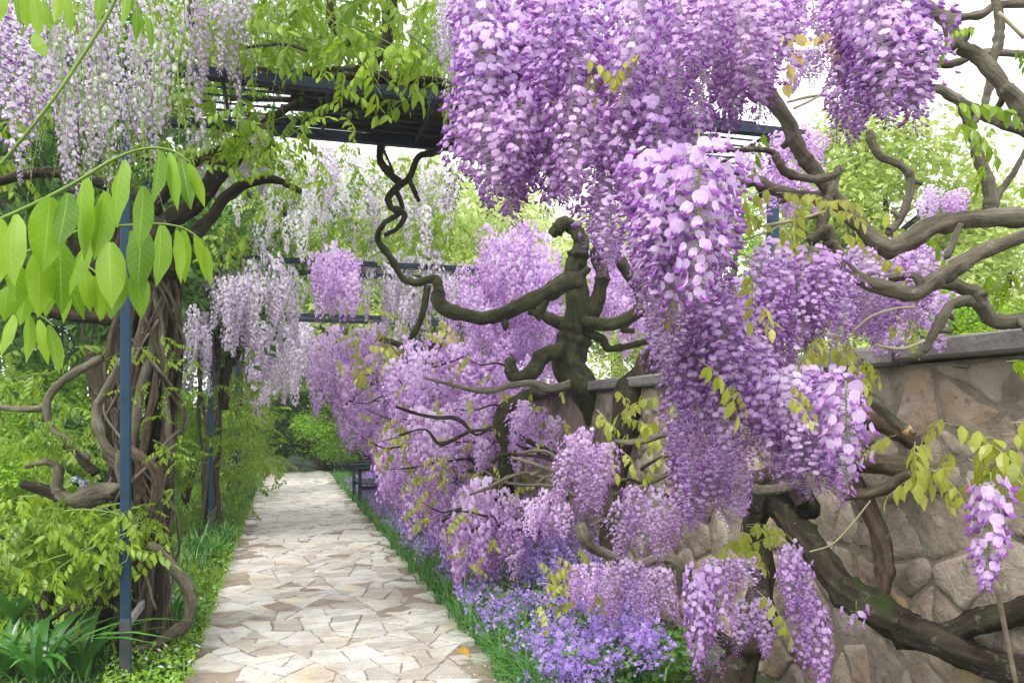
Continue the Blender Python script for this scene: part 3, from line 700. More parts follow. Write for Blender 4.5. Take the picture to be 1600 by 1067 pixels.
# ------------------------------------------------------------------ pergola arches
XL, XR, ZT = -0.92, 3.52, 3.74
YA = [5.47, 11.6, 17.6, 23.4]
ARCH_LBL = ['blue steel pergola arch nearest the camera with vine wound round its left post',
            'second blue pergola arch along the path with pale flowers on its post',
            'third pergola arch along the path half hidden by pale wisteria',
            'last pergola arch before the green shrubs at the end of the path']
def bar(parent, name, a, b, w, h, mat):
    a, b = Vector(a), Vector(b); d = b - a
    v_, f_ = bevel_box((0, 0, 0), (d.length, w, h), min(w, h) * 0.08)
    mb = MB(); mb.add(v_, f_)
    m = Matrix.Translation((a + b) / 2) @ d.to_track_quat('X', 'Z').to_matrix().to_4x4()
    return link(name, mb.mesh(name, [mat]), parent, mw=m)
arches = []
for k, ya in enumerate(YA):
    t = thing('pergola_arch', ARCH_LBL[k], 'pergola', (XL, ya, 0), 'pergola arches over the path'); arches.append(t)
    wx = XR - XL
    for dy in (0.0, 0.95):
        bar(t, 'post', (0, dy, -0.02), (0, dy, ZT - 0.036), 0.056, 0.056, M['blue'])
        bar(t, 'post_sleeve', (0, dy, 0.012), (0, dy, 0.40), 0.062, 0.062, M['sleeve'])
        bar(t, 'base_plate', (-0.075, dy, 0.004), (0.075, dy, 0.004), 0.15, 0.012, M['iron'])
        bar(t, 'clamp', (-0.043, dy, ZT - 0.09), (0.043, dy, ZT - 0.09), 0.086, 0.05, M['iron'])
        bar(t, 'post', (wx, dy, 1.70), (wx, dy, ZT - 0.036), 0.07, 0.07, M['blue'])
        bar(t, 'beam', (-0.35, dy, ZT), (wx + 0.3, dy, ZT), 0.07, 0.07, M['iron'])
        bar(t, 'rail', (0.0, 0.037, 0.35 + 0.0), (0.0, 0.913, 0.35), 0.03, 0.05, M['rail']) if dy == 0 else None
    for x in (0.0, 0.55, 1.2, 1.9, 2.6, 3.3, wx):
        bar(t, 'tie_bar', (x, 0.037, ZT - 0.002), (x, 0.913, ZT - 0.002), 0.022, 0.022, M['iron'])
    for j in range(6):
        yy = 0.12 + 0.14 * j
        bar(t, 'wire_rod', (-0.2, yy, ZT + 0.021), (wx + 0.2, yy, ZT + 0.021), 0.013, 0.013, M['iron'])

# ------------------------------------------------------------------ trees and shrubs behind
def crown_mesh(name, mat, seed, n=5200, leaf=0.16, lobes=16, sq=0.8, twig=True):
    """unit crown (radius about 1): leaf-sized faces gathered in clumps over many lobes, with gaps between"""
    rnd = random.Random(seed); mb = MB(); lob = []
    for i in range(lobes):
        a = rnd.uniform(0, 6.28); zz = rnd.uniform(-0.65, 0.9); rr = math.sqrt(max(0, 1 - zz * zz)) * rnd.uniform(0.35, 0.8)
        lob.append((Vector((rr * math.cos(a), rr * math.sin(a), zz * sq)), rnd.uniform(0.22, 0.42), rnd.uniform(-0.15, 0.15)))
    for i in range(n // 6):
        c, r, tn = rnd.choice(lob)
        dv = Vector((rnd.gauss(0, 1), rnd.gauss(0, 1), rnd.gauss(0.25, 1))).normalized()
        cc = c + dv * r * rnd.uniform(0.6, 1.08) * Vector((1, 1, 0.8)).length / 1.6
        for j in range(6):
            p = cc + Vector((rnd.gauss(0, 1), rnd.gauss(0, 1), rnd.gauss(0, 0.7))) * leaf * 0.75
            l = leaf * rnd.uniform(0.6, 1.2); w = l * 0.5
            nrm = (dv + Vector((rnd.gauss(0, 0.6), rnd.gauss(0, 0.6), rnd.gauss(0.5, 0.6)))).normalized()
            a = nrm.orthogonal().normalized(); a.rotate(Matrix.Rotation(rnd.uniform(0, 6.28), 3, nrm)); b = nrm.cross(a)
            mb.add([tuple(p - a * l / 2), tuple(p + b * w / 2 - nrm * w * 0.12), tuple(p + a * l / 2), tuple(p - b * w / 2 - nrm * w * 0.12)], [(0, 1, 2, 3)], 0, max(0, min(1, rnd.gauss(0.5 + tn, 0.2))))
    return mb.mesh(name, [mat])
CR = {m: [crown_mesh('crown_' + m, M[m], 5 + k * 7, n=15000, leaf=lf, lobes=26) for k in range(2)] for m, lf in (('hazed_tree', 0.075), ('bright', 0.065), ('shrub', 0.065))}
CR_FINE = {m: [crown_mesh('bush_' + m, M[m], 60 + k, n=11000, leaf=0.075, lobes=26) for k in range(3)] for m in ('shrub', 'bright', 'leaf', 'hazed_tree', 'hedge')}
CR_GREY = crown_mesh('low_mound', M['grey_leaf'], 91, n=4000, leaf=0.09, lobes=20)
def tree(label, base, h, rad, kind, k, group='trees beyond the pergola'):
    t = thing('garden_tree', label, 'tree', base, group)
    mb = MB()
    tube(mb, [(0, 0, -0.1, 0.045 * h), (0.03 * h, 0.02 * h, 0.22 * h, 0.032 * h), (0, 0, 0.45 * h, 0.026 * h), (0.05 * h, -0.02 * h, 0.7 * h, 0.014 * h), (0.06 * h, 0, 0.9 * h, 0.004 * h)], 9, 4, 0.12)
    link('trunk', mb.mesh('trunk', [M['bark_brown']], True), t)
    for i in range(5):
        a = i * 1.3 + R(0, 0.5); z0 = h * R(0.3, 0.6)
        mb = MB(); e = Vector((math.cos(a), math.sin(a), 0)) * rad * R(0.55, 0.85)
        tube(mb, [(0, 0, z0, 0.014 * h), (e.x * 0.45, e.y * 0.45, z0 + 0.12 * h, 0.010 * h), (e.x, e.y, z0 + R(0.18, 0.3) * h, 0.003 * h)], 6, 4, 0.1)
        link('limb', mb.mesh('limb', [M['bark_brown']], True), t)
    link('crown', CR[kind][k % 2], t, (0, 0, h * 0.66), (0, 0, R(0, 6.28)), (rad, rad, h * 0.46))
    return t
def bush(label, p, rx, rz, kind, k, name='leafy_shrub', group='shrubs around the path', cat='shrub'):
    t = thing(name, label, cat, (p[0], p[1], p[2]), group)
    for i in range(4):
        mb = MB(); a = i * 1.6 + R(0, 1)
        tube(mb, [(0, 0, -0.05, 0.03), (0.2 * rx * math.cos(a), 0.2 * rx * math.sin(a), rz * 0.7, 0.02), (0.55 * rx * math.cos(a), 0.55 * rx * math.sin(a), rz * 1.3, 0.006)], 5, 3, 0.1)
        link('stem', mb.mesh('stem', [M['bark_brown']], True), t)
    link('foliage', CR_FINE[kind][k % 3], t, (0, 0, rz * 0.86), (0, 0, R(0, 6.28)), (rx, rx, rz))
    return t
def gp(px, d, z=0.0):
    w = W(px, HY, d); return (w.x, w.y, z)
tree('pale yellow green tree glimpsed over the path between the first two arches', gp(560, 34), 10.5, 4.2, 'hazed_tree', 0)
tree('pale green tree behind the drooping twigs over the path', gp(680, 30), 9.0, 3.6, 'hazed_tree', 1)
tree('light green tree behind the pale wisteria on the left arches', gp(400, 36), 12, 4.6, 'hazed_tree', 0)
tree('pale leafy tree filling the gap under the second arch', gp(500, 27), 8.0, 3.2, 'hazed_tree', 0)
tree('pale tree standing behind the flowers over the bench', gp(620, 38), 12.0, 5.0, 'hazed_tree', 1)
tree('bright tree to the left of the second arch', gp(330, 26), 9.5, 3.4, 'bright', 0)
tree('pale tree beyond the end of the wall', gp(760, 34), 10.0, 4.4, 'hazed_tree', 0)
tree('bright green tree behind the shrubs where the path ends', gp(470, 33), 5.4, 3.0, 'bright', 1)
tree('dark green tree behind the nearest pergola post', gp(150, 10.5), 6.6, 2.3, 'shrub', 0)
tree('tall green tree at the left edge of the garden', gp(40, 14), 7.0, 2.8, 'shrub', 1)
tree('spreading bright tree above the wall between the thick bare branches', gp(1360, 15, 1.7), 4.8, 2.3, 'hazed_tree', 0)
tree('low pale green tree beyond the wall at the right edge', gp(1560, 14, 1.7), 3.2, 1.8, 'hazed_tree', 1)
tree('pale tree beyond the gnarled trunk', gp(960, 26, 1.7), 5.6, 3.0, 'hazed_tree', 0)
tree('broad green tree beyond the purple canopy', gp(1130, 22, 1.7), 5.5, 2.8, 'bright', 1)
bush('dark green rounded shrub at the end of the path on its left', gp(440, 27.5), 1.7, 1.35, 'shrub', 0)
bush('bright green shrub beside the bench end of the path', gp(515, 26.6), 1.5, 1.3, 'hedge', 1)
bush('tall light green shrub behind the dark one at the path end', gp(490, 30), 3.0, 2.1, 'hedge', 2)
bush('bright green bush behind the third left post', gp(395, 29), 1.8, 1.3, 'hedge', 0)
for i, (px, d, rx, rz, kd, lb) in enumerate([(60, 8.5, 1.0, 0.95, 'shrub', 'dark leafy shrub left of the nearest blue post'),
        (-30, 7.0, 0.9, 0.75, 'bright', 'bright green shrub at the left edge of the picture'),
        (120, 11, 1.4, 1.2, 'bright', 'tall green shrub behind the twisted vine on the left'),
        (20, 12, 1.5, 1.4, 'shrub', 'big dark shrub far back on the left'),
        (290, 15, 1.1, 1.2, 'bright', 'green shrub between the first and second left posts'),
        (240, 20, 1.8, 1.6, 'shrub', 'large shrub behind the left bed'),
        (1500, 7.0, 0.75, 0.55, 'bright', 'bright shrub peeping over the wall coping'),
        (1580, 6.4, 0.6, 0.40, 'leaf', 'small fresh green shrub on the terrace by the right edge'),
        (1330, 9.0, 0.9, 0.75, 'hazed_tree', 'pale shrub on the terrace behind the thick branches'),
        (1010, 13, 1.2, 0.9, 'hazed_tree', 'pale green shrub on the terrace beyond the gnarled trunk')]):
    bush(lb, gp(px, d, 1.72 if px > 900 else 0.0), rx, rz, kd, i)
for px, d, lb in ((432, 24.8, 'low grey green mound at the foot of the dark shrub'), (470, 25.2, 'low grey green mound in the middle of the path end')):
    t = thing('lavender_mound', lb, 'plant', gp(px, d), 'low mounds where the path ends')
    link('foliage', CR_GREY, t, (0, 0, 0.2), (0, 0, R(0, 6)), (0.55, 0.5, 0.34))

# ------------------------------------------------------------------ bench
bench = thing('garden_bench', 'dark blue slatted garden bench beside the path under the drooping purple flowers', 'bench', (1.30, 15.2, 0))
def part(name, c, s, mat=M['bench'], parent=bench):
    v_, f_ = bevel_box((0, 0, 0), s, 0.006); mb = MB(); mb.add(v_, f_)
    return link(name, mb.mesh(name, [mat]), parent, c)
for yy in (0.04, 1.36):
    part('leg', (0.03, yy, 0.34), (0.06, 0.06, 0.68)); part('leg', (0.48, yy, 0.45), (0.06, 0.06, 0.90))
    part('armrest', (0.23, yy, 0.705), (0.52, 0.085, 0.045)); part('side_rail', (0.255, yy, 0.36), (0.388, 0.045, 0.07))
for j in range(5): part('seat_slat', (0.06 + 0.09 * j, 0.70, 0.43), (0.075, 1.38, 0.025))
for j in range(4): part('back_slat', (0.50, 0.70, 0.55 + 0.10 * j), (0.022, 1.26, 0.07))

# ------------------------------------------------------------------ central gnarled wisteria
D0 = 8.2
cw = thing('wisteria_tree', 'gnarled mossy wisteria trunk with a hooked top rising over the wall in the middle', 'wisteria', W(930, 700, 8.3), 'old wisterias along the wall')
BM = M['bark_moss']
limb('trunk', cw, pxpath([(945, 690, 20, 8.3), (935, 650, 17, 8.3), (915, 612, 23), (893, 580, 27), (890, 555, 27), (898, 525, 24), (904, 490, 21), (902, 455, 18), (897, 428, 17), (904, 400, 14), (908, 378, 12), (900, 358, 11), (884, 349, 11), (870, 358, 10), (861, 368, 7)], D0), BM, 18, 7, 0.10, 0.15)
limb('branch', cw, pxpath([(912, 520, 16), (924, 490, 14), (937, 455, 11), (942, 425, 10), (934, 398, 10), (936, 372, 8, 8.1)], D0), BM, 12, 6, 0.10)
limb('branch', cw, pxpath([(900, 437, 15), (878, 444, 14), (850, 460, 13), (820, 475, 12), (785, 492, 11), (755, 498, 10), (722, 490, 10), (696, 483, 11), (684, 468, 11), (684, 448, 8), (678, 436, 7), (652, 442, 6), (630, 436, 5), (610, 402, 5), (590, 372, 5), (600, 350, 4, 7.4), (620, 336, 4, 6.8), (628, 322, 4, 6.5), (618, 298, 4, 6.4)], 7.9), BM, 12, 6, 0.10)
# short broken side shoots
limb('stub', cw, pxpath([(900, 437, 8), (912, 425, 7), (920, 418, 5)], 8.1), BM, 7, 3)
limb('stub', cw, pxpath([(785, 492, 7), (790, 507, 6), (788, 514, 4)], 7.9), BM, 7, 3)
limb('branch', cw, pxpath([(668, 446, 6), (662, 485, 5), (650, 515, 5), (640, 530, 3)], 7.9), BM, 8)
limb('branch', cw, pxpath([(850, 470, 9), (842, 487, 9), (838, 498, 6)], 7.9), BM, 8)
limb('branch', cw, pxpath([(885, 510, 11), (860, 500, 9), (842, 490, 7), (825, 486, 5)], 8.3), BM, 8)
limb('branch', cw, pxpath([(880, 548, 13), (850, 556, 12), (838, 578, 12), (815, 590, 11), (800, 585, 10), (797, 570, 9), (803, 560, 6)], 8.0), BM, 10)
limb('branch', cw, pxpath([(912, 505, 11), (950, 508, 10), (985, 496, 10), (1003, 478, 10), (998, 452, 9), (980, 424, 9), (962, 398, 8), (950, 372, 7)], 8.0), BM, 10)
limb('branch', cw, pxpath([(915, 520, 9), (940, 528, 7), (950, 545, 6), (975, 542, 5), (1010, 535, 5), (1040, 530, 4)], 8.1), BM, 8)
limb('branch', cw, pxpath([(890, 600, 8), (862, 608, 7), (835, 600, 6), (800, 602, 5), (770, 610, 5), (742, 610, 4), (700, 600, 3), (662, 590, 2)], 7.6), M['bark'], 8)
limb('branch', cw, pxpath([(1003, 478, 6), (985, 500, 6), (975, 515, 5), (992, 517, 4)], 8.0), BM, 8)
# second, dark leaning trunk on the wall
dw = thing('wisteria_tree', 'dark thick wisteria trunk leaning right behind the pale green leaves', 'wisteria', W(980, 760, 7.2), 'old wisterias along the wall')
limb('trunk', dw, pxpath([(965, 760, 16, 7.0), (972, 680, 17, 7.1), (985, 618, 22), (1005, 585, 22), (1040, 566, 20), (1085, 528, 16), (1130, 490, 13)], 7.2), M['bark_dark'], 14, 6, 0.16)
limb('branch', dw, pxpath([(1000, 600, 8), (1002, 560, 7), (1015, 545, 6), (1040, 555, 6)], 7.1), M['bark_brown'], 8)
limb('branch', dw, pxpath([(960, 740, 14, 6.6), (955, 800, 16, 6.4), (950, 850, 18, 6.2), (965, 900, 20, 6.0)], 6.5), M['bark_dark'], 10)
limb('branch', dw, pxpath([(905, 820, 9, 4.6), (920, 850, 9, 4.6), (955, 870, 8, 4.7), (990, 880, 7, 4.8), (1040, 870, 9, 4.8), (1065, 890, 9, 4.8), (1062, 930, 8, 4.9)], 4.7), M['bark'], 8)

# ------------------------------------------------------------------ wisterias trained down the wall
WL = ['purple wisteria on the wall just left of the gnarled trunk', 'purple wisteria drooping over the flower bed in the middle of the wall',
      'far purple wisteria hanging above the bench', 'farthest purple wisteria overhanging the path']
wv = []
for k, (px, py, d) in enumerate(((800, 860, 7.6), (720, 830, 9.6), (640, 780, 12.5), (590, 760, 15.5))):
    t = thing('wisteria_vine', WL[k], 'wisteria', WX(px, py, 2.75), 'wisterias trained along the wall'); wv.append(t)
    b = t.location; X = 2.7
    pts = [(b.x, b.y, b.z - 0.6, 0.12), (b.x - 0.05, b.y + 0.1, 0.7, 0.10), (b.x - 0.15, b.y - 0.05, 1.3, 0.085), (b.x - 0.3, b.y + 0.1, 1.9, 0.07), (b.x - 0.9, b.y + 0.2, 2.35, 0.05), (b.x - 1.6, b.y + 0.4, 2.6, 0.03)]
    limb('trunk', t, pts, M['bark_dark'], 12, 6, 0.18, 0.5)
    for j in range(5):
        z0 = R(0.7, 1.9); ln = R(0.7, 1.5)
        limb('branch', t, [(b.x - 0.12, b.y, z0, 0.035), (b.x - 0.3, b.y + R(-0.5, 0.5), z0 + 0.15, 0.028), (b.x - 0.4 - ln * 0.4, b.y + R(-0.9, 0.9), z0 + R(0, 0.4), 0.018), (b.x - 0.4 - ln, b.y + R(-1.2, 1.2), z0 + R(-0.2, 0.4), 0.006)], M['bark'], 8, 5)
limb('branch', wv[0], pxpath([(765, 780, 12), (790, 740, 14), (795, 700, 13), (780, 660, 12), (800, 630, 11), (840, 615, 10)], 7.9), M['bark_moss'], 10)
for a in ([(790, 650, 4), (810, 680, 4), (850, 700, 4), (880, 715, 5), (930, 720, 4)], [(770, 690, 3), (800, 690, 3), (830, 705, 3), (860, 715, 3)], [(640, 640, 3, 10), (660, 650, 3, 10), (680, 640, 3, 10), (700, 655, 2, 10)], [(535, 640, 3, 12), (560, 615, 3, 12), (580, 600, 3, 12), (590, 595, 2, 12)], [(620, 690, 3, 10), (650, 700, 3, 10), (670, 690, 2, 10)]):
    limb('twig', wv[0] if a[0][0] > 700 else wv[1], pxpath(a, 7.4), M['bark_dark'], 6, 4)
for k in range(16):
    x, y = R(740, 1010), R(660, 840); p = [(x, y, R(2, 4.5))]
    for q in range(4): x += R(15, 55) * (1 if k % 3 else -1); y += R(-28, 26); p.append((x, y, R(1.5, 4)))
    limb('twig', wv[0] if x < 880 else dw, pxpath(p, R(6.4, 7.0) if x < 880 else R(5.6, 6.1)), RNG.choice((M['bark'], M['bark_dark'])), 6, 4)
def hang(parent, protos, poly, n, lr, X=None, d=None, wf=1.0):
    for (x, y) in scatter(poly, n):
        u = (x - CX) / F
        dd = R(*d) if d else max(5.0, min(16.0, R(*X) / (u * CT + ST)))
        l = R(*lr)
        if 520 < x < 606 and y < 760: l = min(l, (718 if x < 590 else 745) - y)
        if l < 32: continue
        put_raceme(parent, protos, x, y, dd, l, wf * R(0.85, 1.15))
MID = RAC_MID
hang(wv[3], MID, [(485, 545), (520, 500), (590, 490), (600, 560), (560, 590), (500, 580)], 20, (60, 100), d=(11.5, 14), wf=1.5)
hang(wv[3], MID, [(520, 585), (570, 560), (600, 640), (575, 660), (535, 620)], 13, (60, 95), d=(12, 14.5), wf=1.5)
hang(wv[2], MID, [(560, 630), (620, 560), (690, 600), (690, 680), (640, 720), (600, 700)], 26, (60, 130), X=(1.2, 1.7), wf=1.45)
hang(wv[2], MID, [(600, 700), (640, 700), (680, 760), (640, 790), (610, 760)], 12, (55, 100), X=(1.35, 1.8), wf=1.4)
hang(wv[1], MID, [(590, 520), (680, 520), (780, 530), (790, 600), (720, 660), (640, 620)], 29, (60, 110), d=(8.5, 10.5), wf=1.4)
hang(wv[1], MID, [(650, 770), (690, 720), (760, 760), (745, 830), (700, 850), (665, 820)], 20, (60, 120), X=(1.45, 2.0), wf=1.25)
hang(wv[1], MID, [(690, 630), (780, 600), (800, 650), (740, 700), (700, 690)], 15, (60, 90), d=(8, 9.5), wf=1.2)
hang(wv[1], MID, [(690, 770), (750, 745), (745, 790), (700, 800)], 7, (110, 160), X=(1.5, 1.8), wf=1.2)
hang(cw, MID, [(760, 350), (830, 345), (860, 380), (870, 440), (800, 450), (755, 420)], 34, (60, 100), d=(9, 10.5), wf=1.1)
hang(cw, MID, [(720, 430), (800, 430), (880, 480), (870, 540), (780, 530), (730, 480)], 30, (50, 80), d=(9, 10.5), wf=1.1)
hang(cw, MID, [(700, 500), (880, 500), (880, 560), (800, 590), (700, 560)], 24, (50, 80), d=(8.9, 10.2), wf=1.2)
hang(cw, MID, [(680, 420), (760, 400), (850, 430), (860, 480), (760, 490), (700, 470)], 16, (50, 90), d=(9.5, 11), wf=1.2)
hang(cw, MID, [(920, 350), (1000, 380), (1030, 460), (960, 470), (925, 420)], 18, (50, 80), d=(9.2, 10.5), wf=1.2)
hang(wv[0], MID, [(700, 600), (800, 610), (870, 640), (860, 690), (760, 700), (700, 680)], 15, (45, 75), d=(7.4, 8.6), wf=1.1)
hang(wv[0], MID, [(740, 770), (800, 760), (830, 800), (800, 850), (750, 830)], 12, (50, 80), d=(6.4, 7.2), wf=1.0)
hang(cw, MID, [(930, 420), (1000, 430), (1030, 500), (960, 510), (935, 480)], 16, (45, 70), d=(9, 10))
hang(cw, MID, [(480, 400), (520, 378), (555, 390), (560, 430), (500, 440)], 16, (50, 90), d=(9.5, 11), wf=1.2)
hang(cw, RAC_PALE, [(570, 385), (660, 370), (730, 420), (720, 460), (600, 470)], 22, (60, 110), d=(11, 13), wf=1.2)
hang(cw, MID, [(800, 545), (860, 540), (850, 600), (790, 640), (770, 600)], 12, (40, 60), d=(8.5, 9.5))
hang(dw, MID, [(820, 770), (875, 760), (885, 790), (830, 800)], 9, (50, 75), d=(5.4, 6.2), wf=0.9)
hang(dw, MID, [(800, 620), (830, 615), (840, 690), (800, 700)], 6, (40, 60), d=(7.0, 7.6))
hang(dw, MID, [(890, 860), (950, 870), (950, 905), (900, 915)], 6, (45, 75), d=(4.4, 5.2), wf=0.8)

for (x, y, d) in [(575, 630, 11), (610, 655, 9.5), (640, 610, 9), (665, 665, 8.6), (690, 640, 8.4), (600, 700, 9), (650, 730, 8.2), (700, 720, 7.8), (720, 690, 7.8), (745, 640, 7.6), (560, 590, 12), (630, 560, 9.4), (690, 570, 8.8), (750, 570, 8.4), (735, 800, 6.6), (690, 800, 7.4)]:
    limb('twig', wv[1], [(*WX(x + R(40, 70), y + R(-30, 20), 2.5), 0.014), (*W(x + 30, y + R(-12, 12), d + 0.2), 0.011), (*W(x, y, d), 0.008), (*W(x - R(20, 40), y + R(-25, 10), d - 0.1), 0.004)], M['bark_dark'], 6, 5)
    for q in range(3): leaf_at(wv[1], CLEAF_Y, x + R(-25, 25), y + R(-20, 20), d - 0.15, R(1.0, 1.6), name='compound_leaf')
# ------------------------------------------------------------------ near wisteria on the right
nw = thing('wisteria_vine', 'big purple wisteria in the right foreground with bare branches and dark trunk', 'wisteria', WX(1330, 1000, 2.75), 'wisterias trained along the wall')
BK = M['bark']; DK = M['bark_dark']
limb('trunk', nw, pxpath([(1190, 770, 20, 4.7), (1235, 800, 20, 4.5), (1262, 850, 20, 4.3), (1310, 915, 23, 4.05), (1370, 952, 24, 3.9), (1425, 985, 25, 3.75), (1480, 1008, 24, 3.6), (1540, 1035, 21, 3.5), (1620, 1055, 23, 3.35)], 4), DK, 16, 7, 0.15)
limb('trunk', nw, pxpath([(1120, 1130, 34, 4.55), (1150, 1050, 27, 4.55), (1185, 970, 21, 4.6), (1190, 890, 18, 4.65), (1178, 820, 17, 4.7), (1200, 775, 17, 4.65)], 4.6), DK, 16, 7, 0.16)
limb('branch', nw, pxpath([(1180, 1010, 12, 4.5), (1130, 1000, 10, 4.5), (1090, 940, 9, 4.55), (1075, 890, 8, 4.6)], 4.5), DK, 10, 6)
limb('branch', nw, pxpath([(1440, 1000, 22, 3.72), (1490, 990, 20, 3.6), (1540, 972, 20, 3.5), (1620, 950, 20, 3.35)], 3.6), DK, 12, 6)
limb('branch', nw, pxpath([(1490, 1010, 18, 3.72), (1550, 1005, 18, 3.65), (1620, 1000, 18, 3.5)], 3.6), DK, 12, 6)
limb('branch', nw, pxpath([(1335, 750, 12, 4.1), (1360, 800, 14, 4.1), (1378, 850, 14, 4.05), (1380, 900, 13, 4.0), (1368, 945, 13, 3.95)], 4), M['bark_brown'], 12, 6)
limb('branch', nw, pxpath([(1190, 790, 14, 4.5), (1170, 770, 16, 4.5), (1200, 745, 18, 4.5), (1240, 760, 17, 4.4), (1262, 800, 16, 4.3)], 4.4), DK, 12, 6)
limb('branch', nw, pxpath([(1235, 700, 14, 4.2), (1310, 715, 15, 4.1), (1380, 728, 15, 4.0), (1440, 725, 12, 3.9)], 4), M['bark_brown'], 12, 6)
limb('branch', nw, pxpath([(1320, 775, 8, 3.9), (1370, 768, 9, 3.8), (1405, 750, 10, 3.75), (1445, 735, 9, 3.7)], 3.8), M['bark_brown'], 10, 6)
limb('branch', nw, pxpath([(1290, 690, 13, 4.0), (1340, 660, 14, 4.0), (1390, 670, 13, 4.0), (1440, 700, 10, 3.95)], 4), M['bark_brown'], 10, 6)
R_ = [
 ([(1400, -30, 11), (1440, 8, 11), (1478, 30, 12), (1492, 66, 12), (1530, 92, 13), (1562, 130, 13), (1590, 160, 14), (1630, 215, 14)], 2.7),
 ([(1545, -30, 7), (1562, 30, 8), (1562, 60, 8), (1550, 100, 7), (1546, 140, 7), (1535, 170, 6), (1520, 195, 5)], 2.9),
 ([(1430, 138, 7), (1470, 142, 8), (1520, 170, 9), (1570, 195, 9), (1630, 212, 9)], 3.0),
 ([(1500, 160, 6), (1518, 205, 8), (1530, 250, 10), (1545, 290, 11), (1545, 330, 12)], 2.8),
 ([(1450, 100, 6), (1490, 100, 7), (1530, 82, 6), (1600, 85, 6)], 3.1),
 ([(1480, 28, 7), (1530, 25, 7), (1560, 8, 7), (1620, 8, 7)], 3.1),
 ([(1180, 110, 11), (1205, 152, 13), (1228, 185, 13), (1245, 222, 12), (1262, 250, 12), (1285, 285, 12), (1310, 318, 12), (1340, 350, 12), (1380, 385, 16), (1410, 378, 17), (1450, 355, 17), (1500, 344, 16), (1560, 340, 15), (1640, 345, 16)], 2.5),
 ([(1145, 285, 9), (1180, 285, 10), (1215, 300, 10), (1260, 305, 10), (1300, 310, 11), (1330, 335, 12)], 2.55),
 ([(1265, 378, 9), (1290, 362, 10), (1300, 382, 12), (1318, 420, 13), (1345, 440, 13), (1390, 452, 13), (1430, 456, 14), (1462, 436, 14), (1495, 418, 14), (1540, 392, 13), (1640, 350, 13)], 2.35),
 ([(1340, 428, 9), (1380, 436, 8), (1420, 432, 7), (1450, 440, 6)], 2.5),
 ([(1470, 440, 11), (1500, 446, 11), (1525, 462, 12), (1535, 482, 12), (1560, 500, 13), (1640, 498, 13)], 2.5),
 ([(1520, 470, 10), (1490, 476, 9), (1468, 500, 9), (1455, 530, 8), (1440, 550, 7), (1424, 560, 5)], 2.45),
 ([(1090, 232, 4), (1140, 234, 5), (1200, 236, 5), (1215, 250, 7), (1228, 268, 7), (1270, 280, 7), (1305, 272, 7), (1315, 262, 6)], 2.3),
 ([(1358, 205, 7), (1372, 240, 7), (1400, 255, 7), (1422, 275, 7), (1418, 310, 7), (1405, 345, 7), (1388, 362, 7)], 2.9),
 ([(1310, 262, 6), (1300, 300, 8), (1285, 340, 10), (1282, 372, 9)], 2.45),
 ([(1200, 630, 5), (1192, 660, 7), (1210, 690, 8), (1248, 708, 7)], 2.0),
 ([(1142, 700, 8), (1142, 735, 9), (1165, 762, 9), (1210, 765, 9), (1250, 755, 9)], 2.9),
 ([(1340, 622, 6), (1365, 628, 8), (1390, 652, 9), (1418, 672, 9)], 2.5),
 ([(1345, 560, 5), (1342, 590, 6), (1352, 612, 7), (1378, 625, 7), (1392, 648, 7)], 2.6),
 ([(1490, 385, 4), (1480, 400, 6), (1502, 350, 5)], 2.4),
 ([(1545, 330, 9), (1570, 290, 6), (1590, 260, 5), (1605, 230, 4)], 2.85),
 ([(950, 0, 6), (975, 45, 6), (990, 80, 7), (985, 120, 6)], 2.6),
 ([(1040, 105, 9), (1070, 95, 9), (1090, 110, 10), (1060, 135, 9), (1030, 140, 8)], 2.4),
 ([(890, 168, 5), (940, 172, 6), (985, 178, 6), (1040, 190, 7)], 2.5),
 ([(960, 690, 4), (1000, 690, 5), (1040, 680, 4), (1060, 675, 3)], 3.2),
]
def stubs(parent, P, mat, n):
    for _ in range(n):
        i = RNG.randrange(1, len(P) - 1); a, b = Vector(P[i][:3]), Vector(P[i + 1][:3]); t = R(0.1, 0.9); p = a.lerp(b, t); r = P[i][3]
        ax = (b - a).normalized(); o = ax.orthogonal().normalized(); o.rotate(Matrix.Rotation(R(0, 6.28), 3, ax)); o = (o + ax * R(-0.6, 0.8)).normalized()
        l = r * R(1.7, 3.2); e = p + o * l
        limb('stub', parent, [(*p, r * 0.62), (*(p + o * l * 0.5), r * 0.48), (*(e + Vector((0, 0, R(-0.3, 0.3) * r))), r * R(0.28, 0.42))], mat, 7, 3, 0.15)
for L_, d_ in R_: stubs(nw, pxpath(L_, d_), BK, 2 if len(L_) > 5 else 1)
for L_, d_ in R_: limb('branch', nw, [(a, b, c, r * 0.88) for a, b, c, r in pxpath(L_, d_)], BK, 10, 6, 0.12, 0.4)
limb('tendril', nw, pxpath([(1265, 862, 1.5), (1300, 850, 1.5), (1330, 820, 1.5), (1360, 782, 1.2)], 3.2), M['stem_pale'], 5, 5, 0)
for a in ([(1160, 375, 1.6), (1210, 358, 2), (1250, 330, 1.6)], [(1330, 520, 1.5), (1360, 495, 2), (1400, 482, 2), (1430, 480, 1.2)], [(1370, 540, 2), (1410, 545, 2.5), (1445, 532, 2.5)], [(1230, 160, 2), (1270, 150, 2.5), (1310, 148, 2)], [(1240, 170, 2), (1280, 150, 2), (1300, 125, 2)], [(1180, 355, 2), (1240, 345, 3), (1290, 330, 2)], [(1560, 20, 3), (1600, 60, 3)]):
    limb('twig', nw, pxpath(a, 2.3), M['stem_pale'], 6, 4, 0.05)
limb('cut_end', nw, pxpath([(1415, 669, 8.5), (1420, 674, 8.8), (1421.5, 675.5, 8.2)], 2.49), M['cut_wood'], 8, 1, 0)
HI = RAC_HI
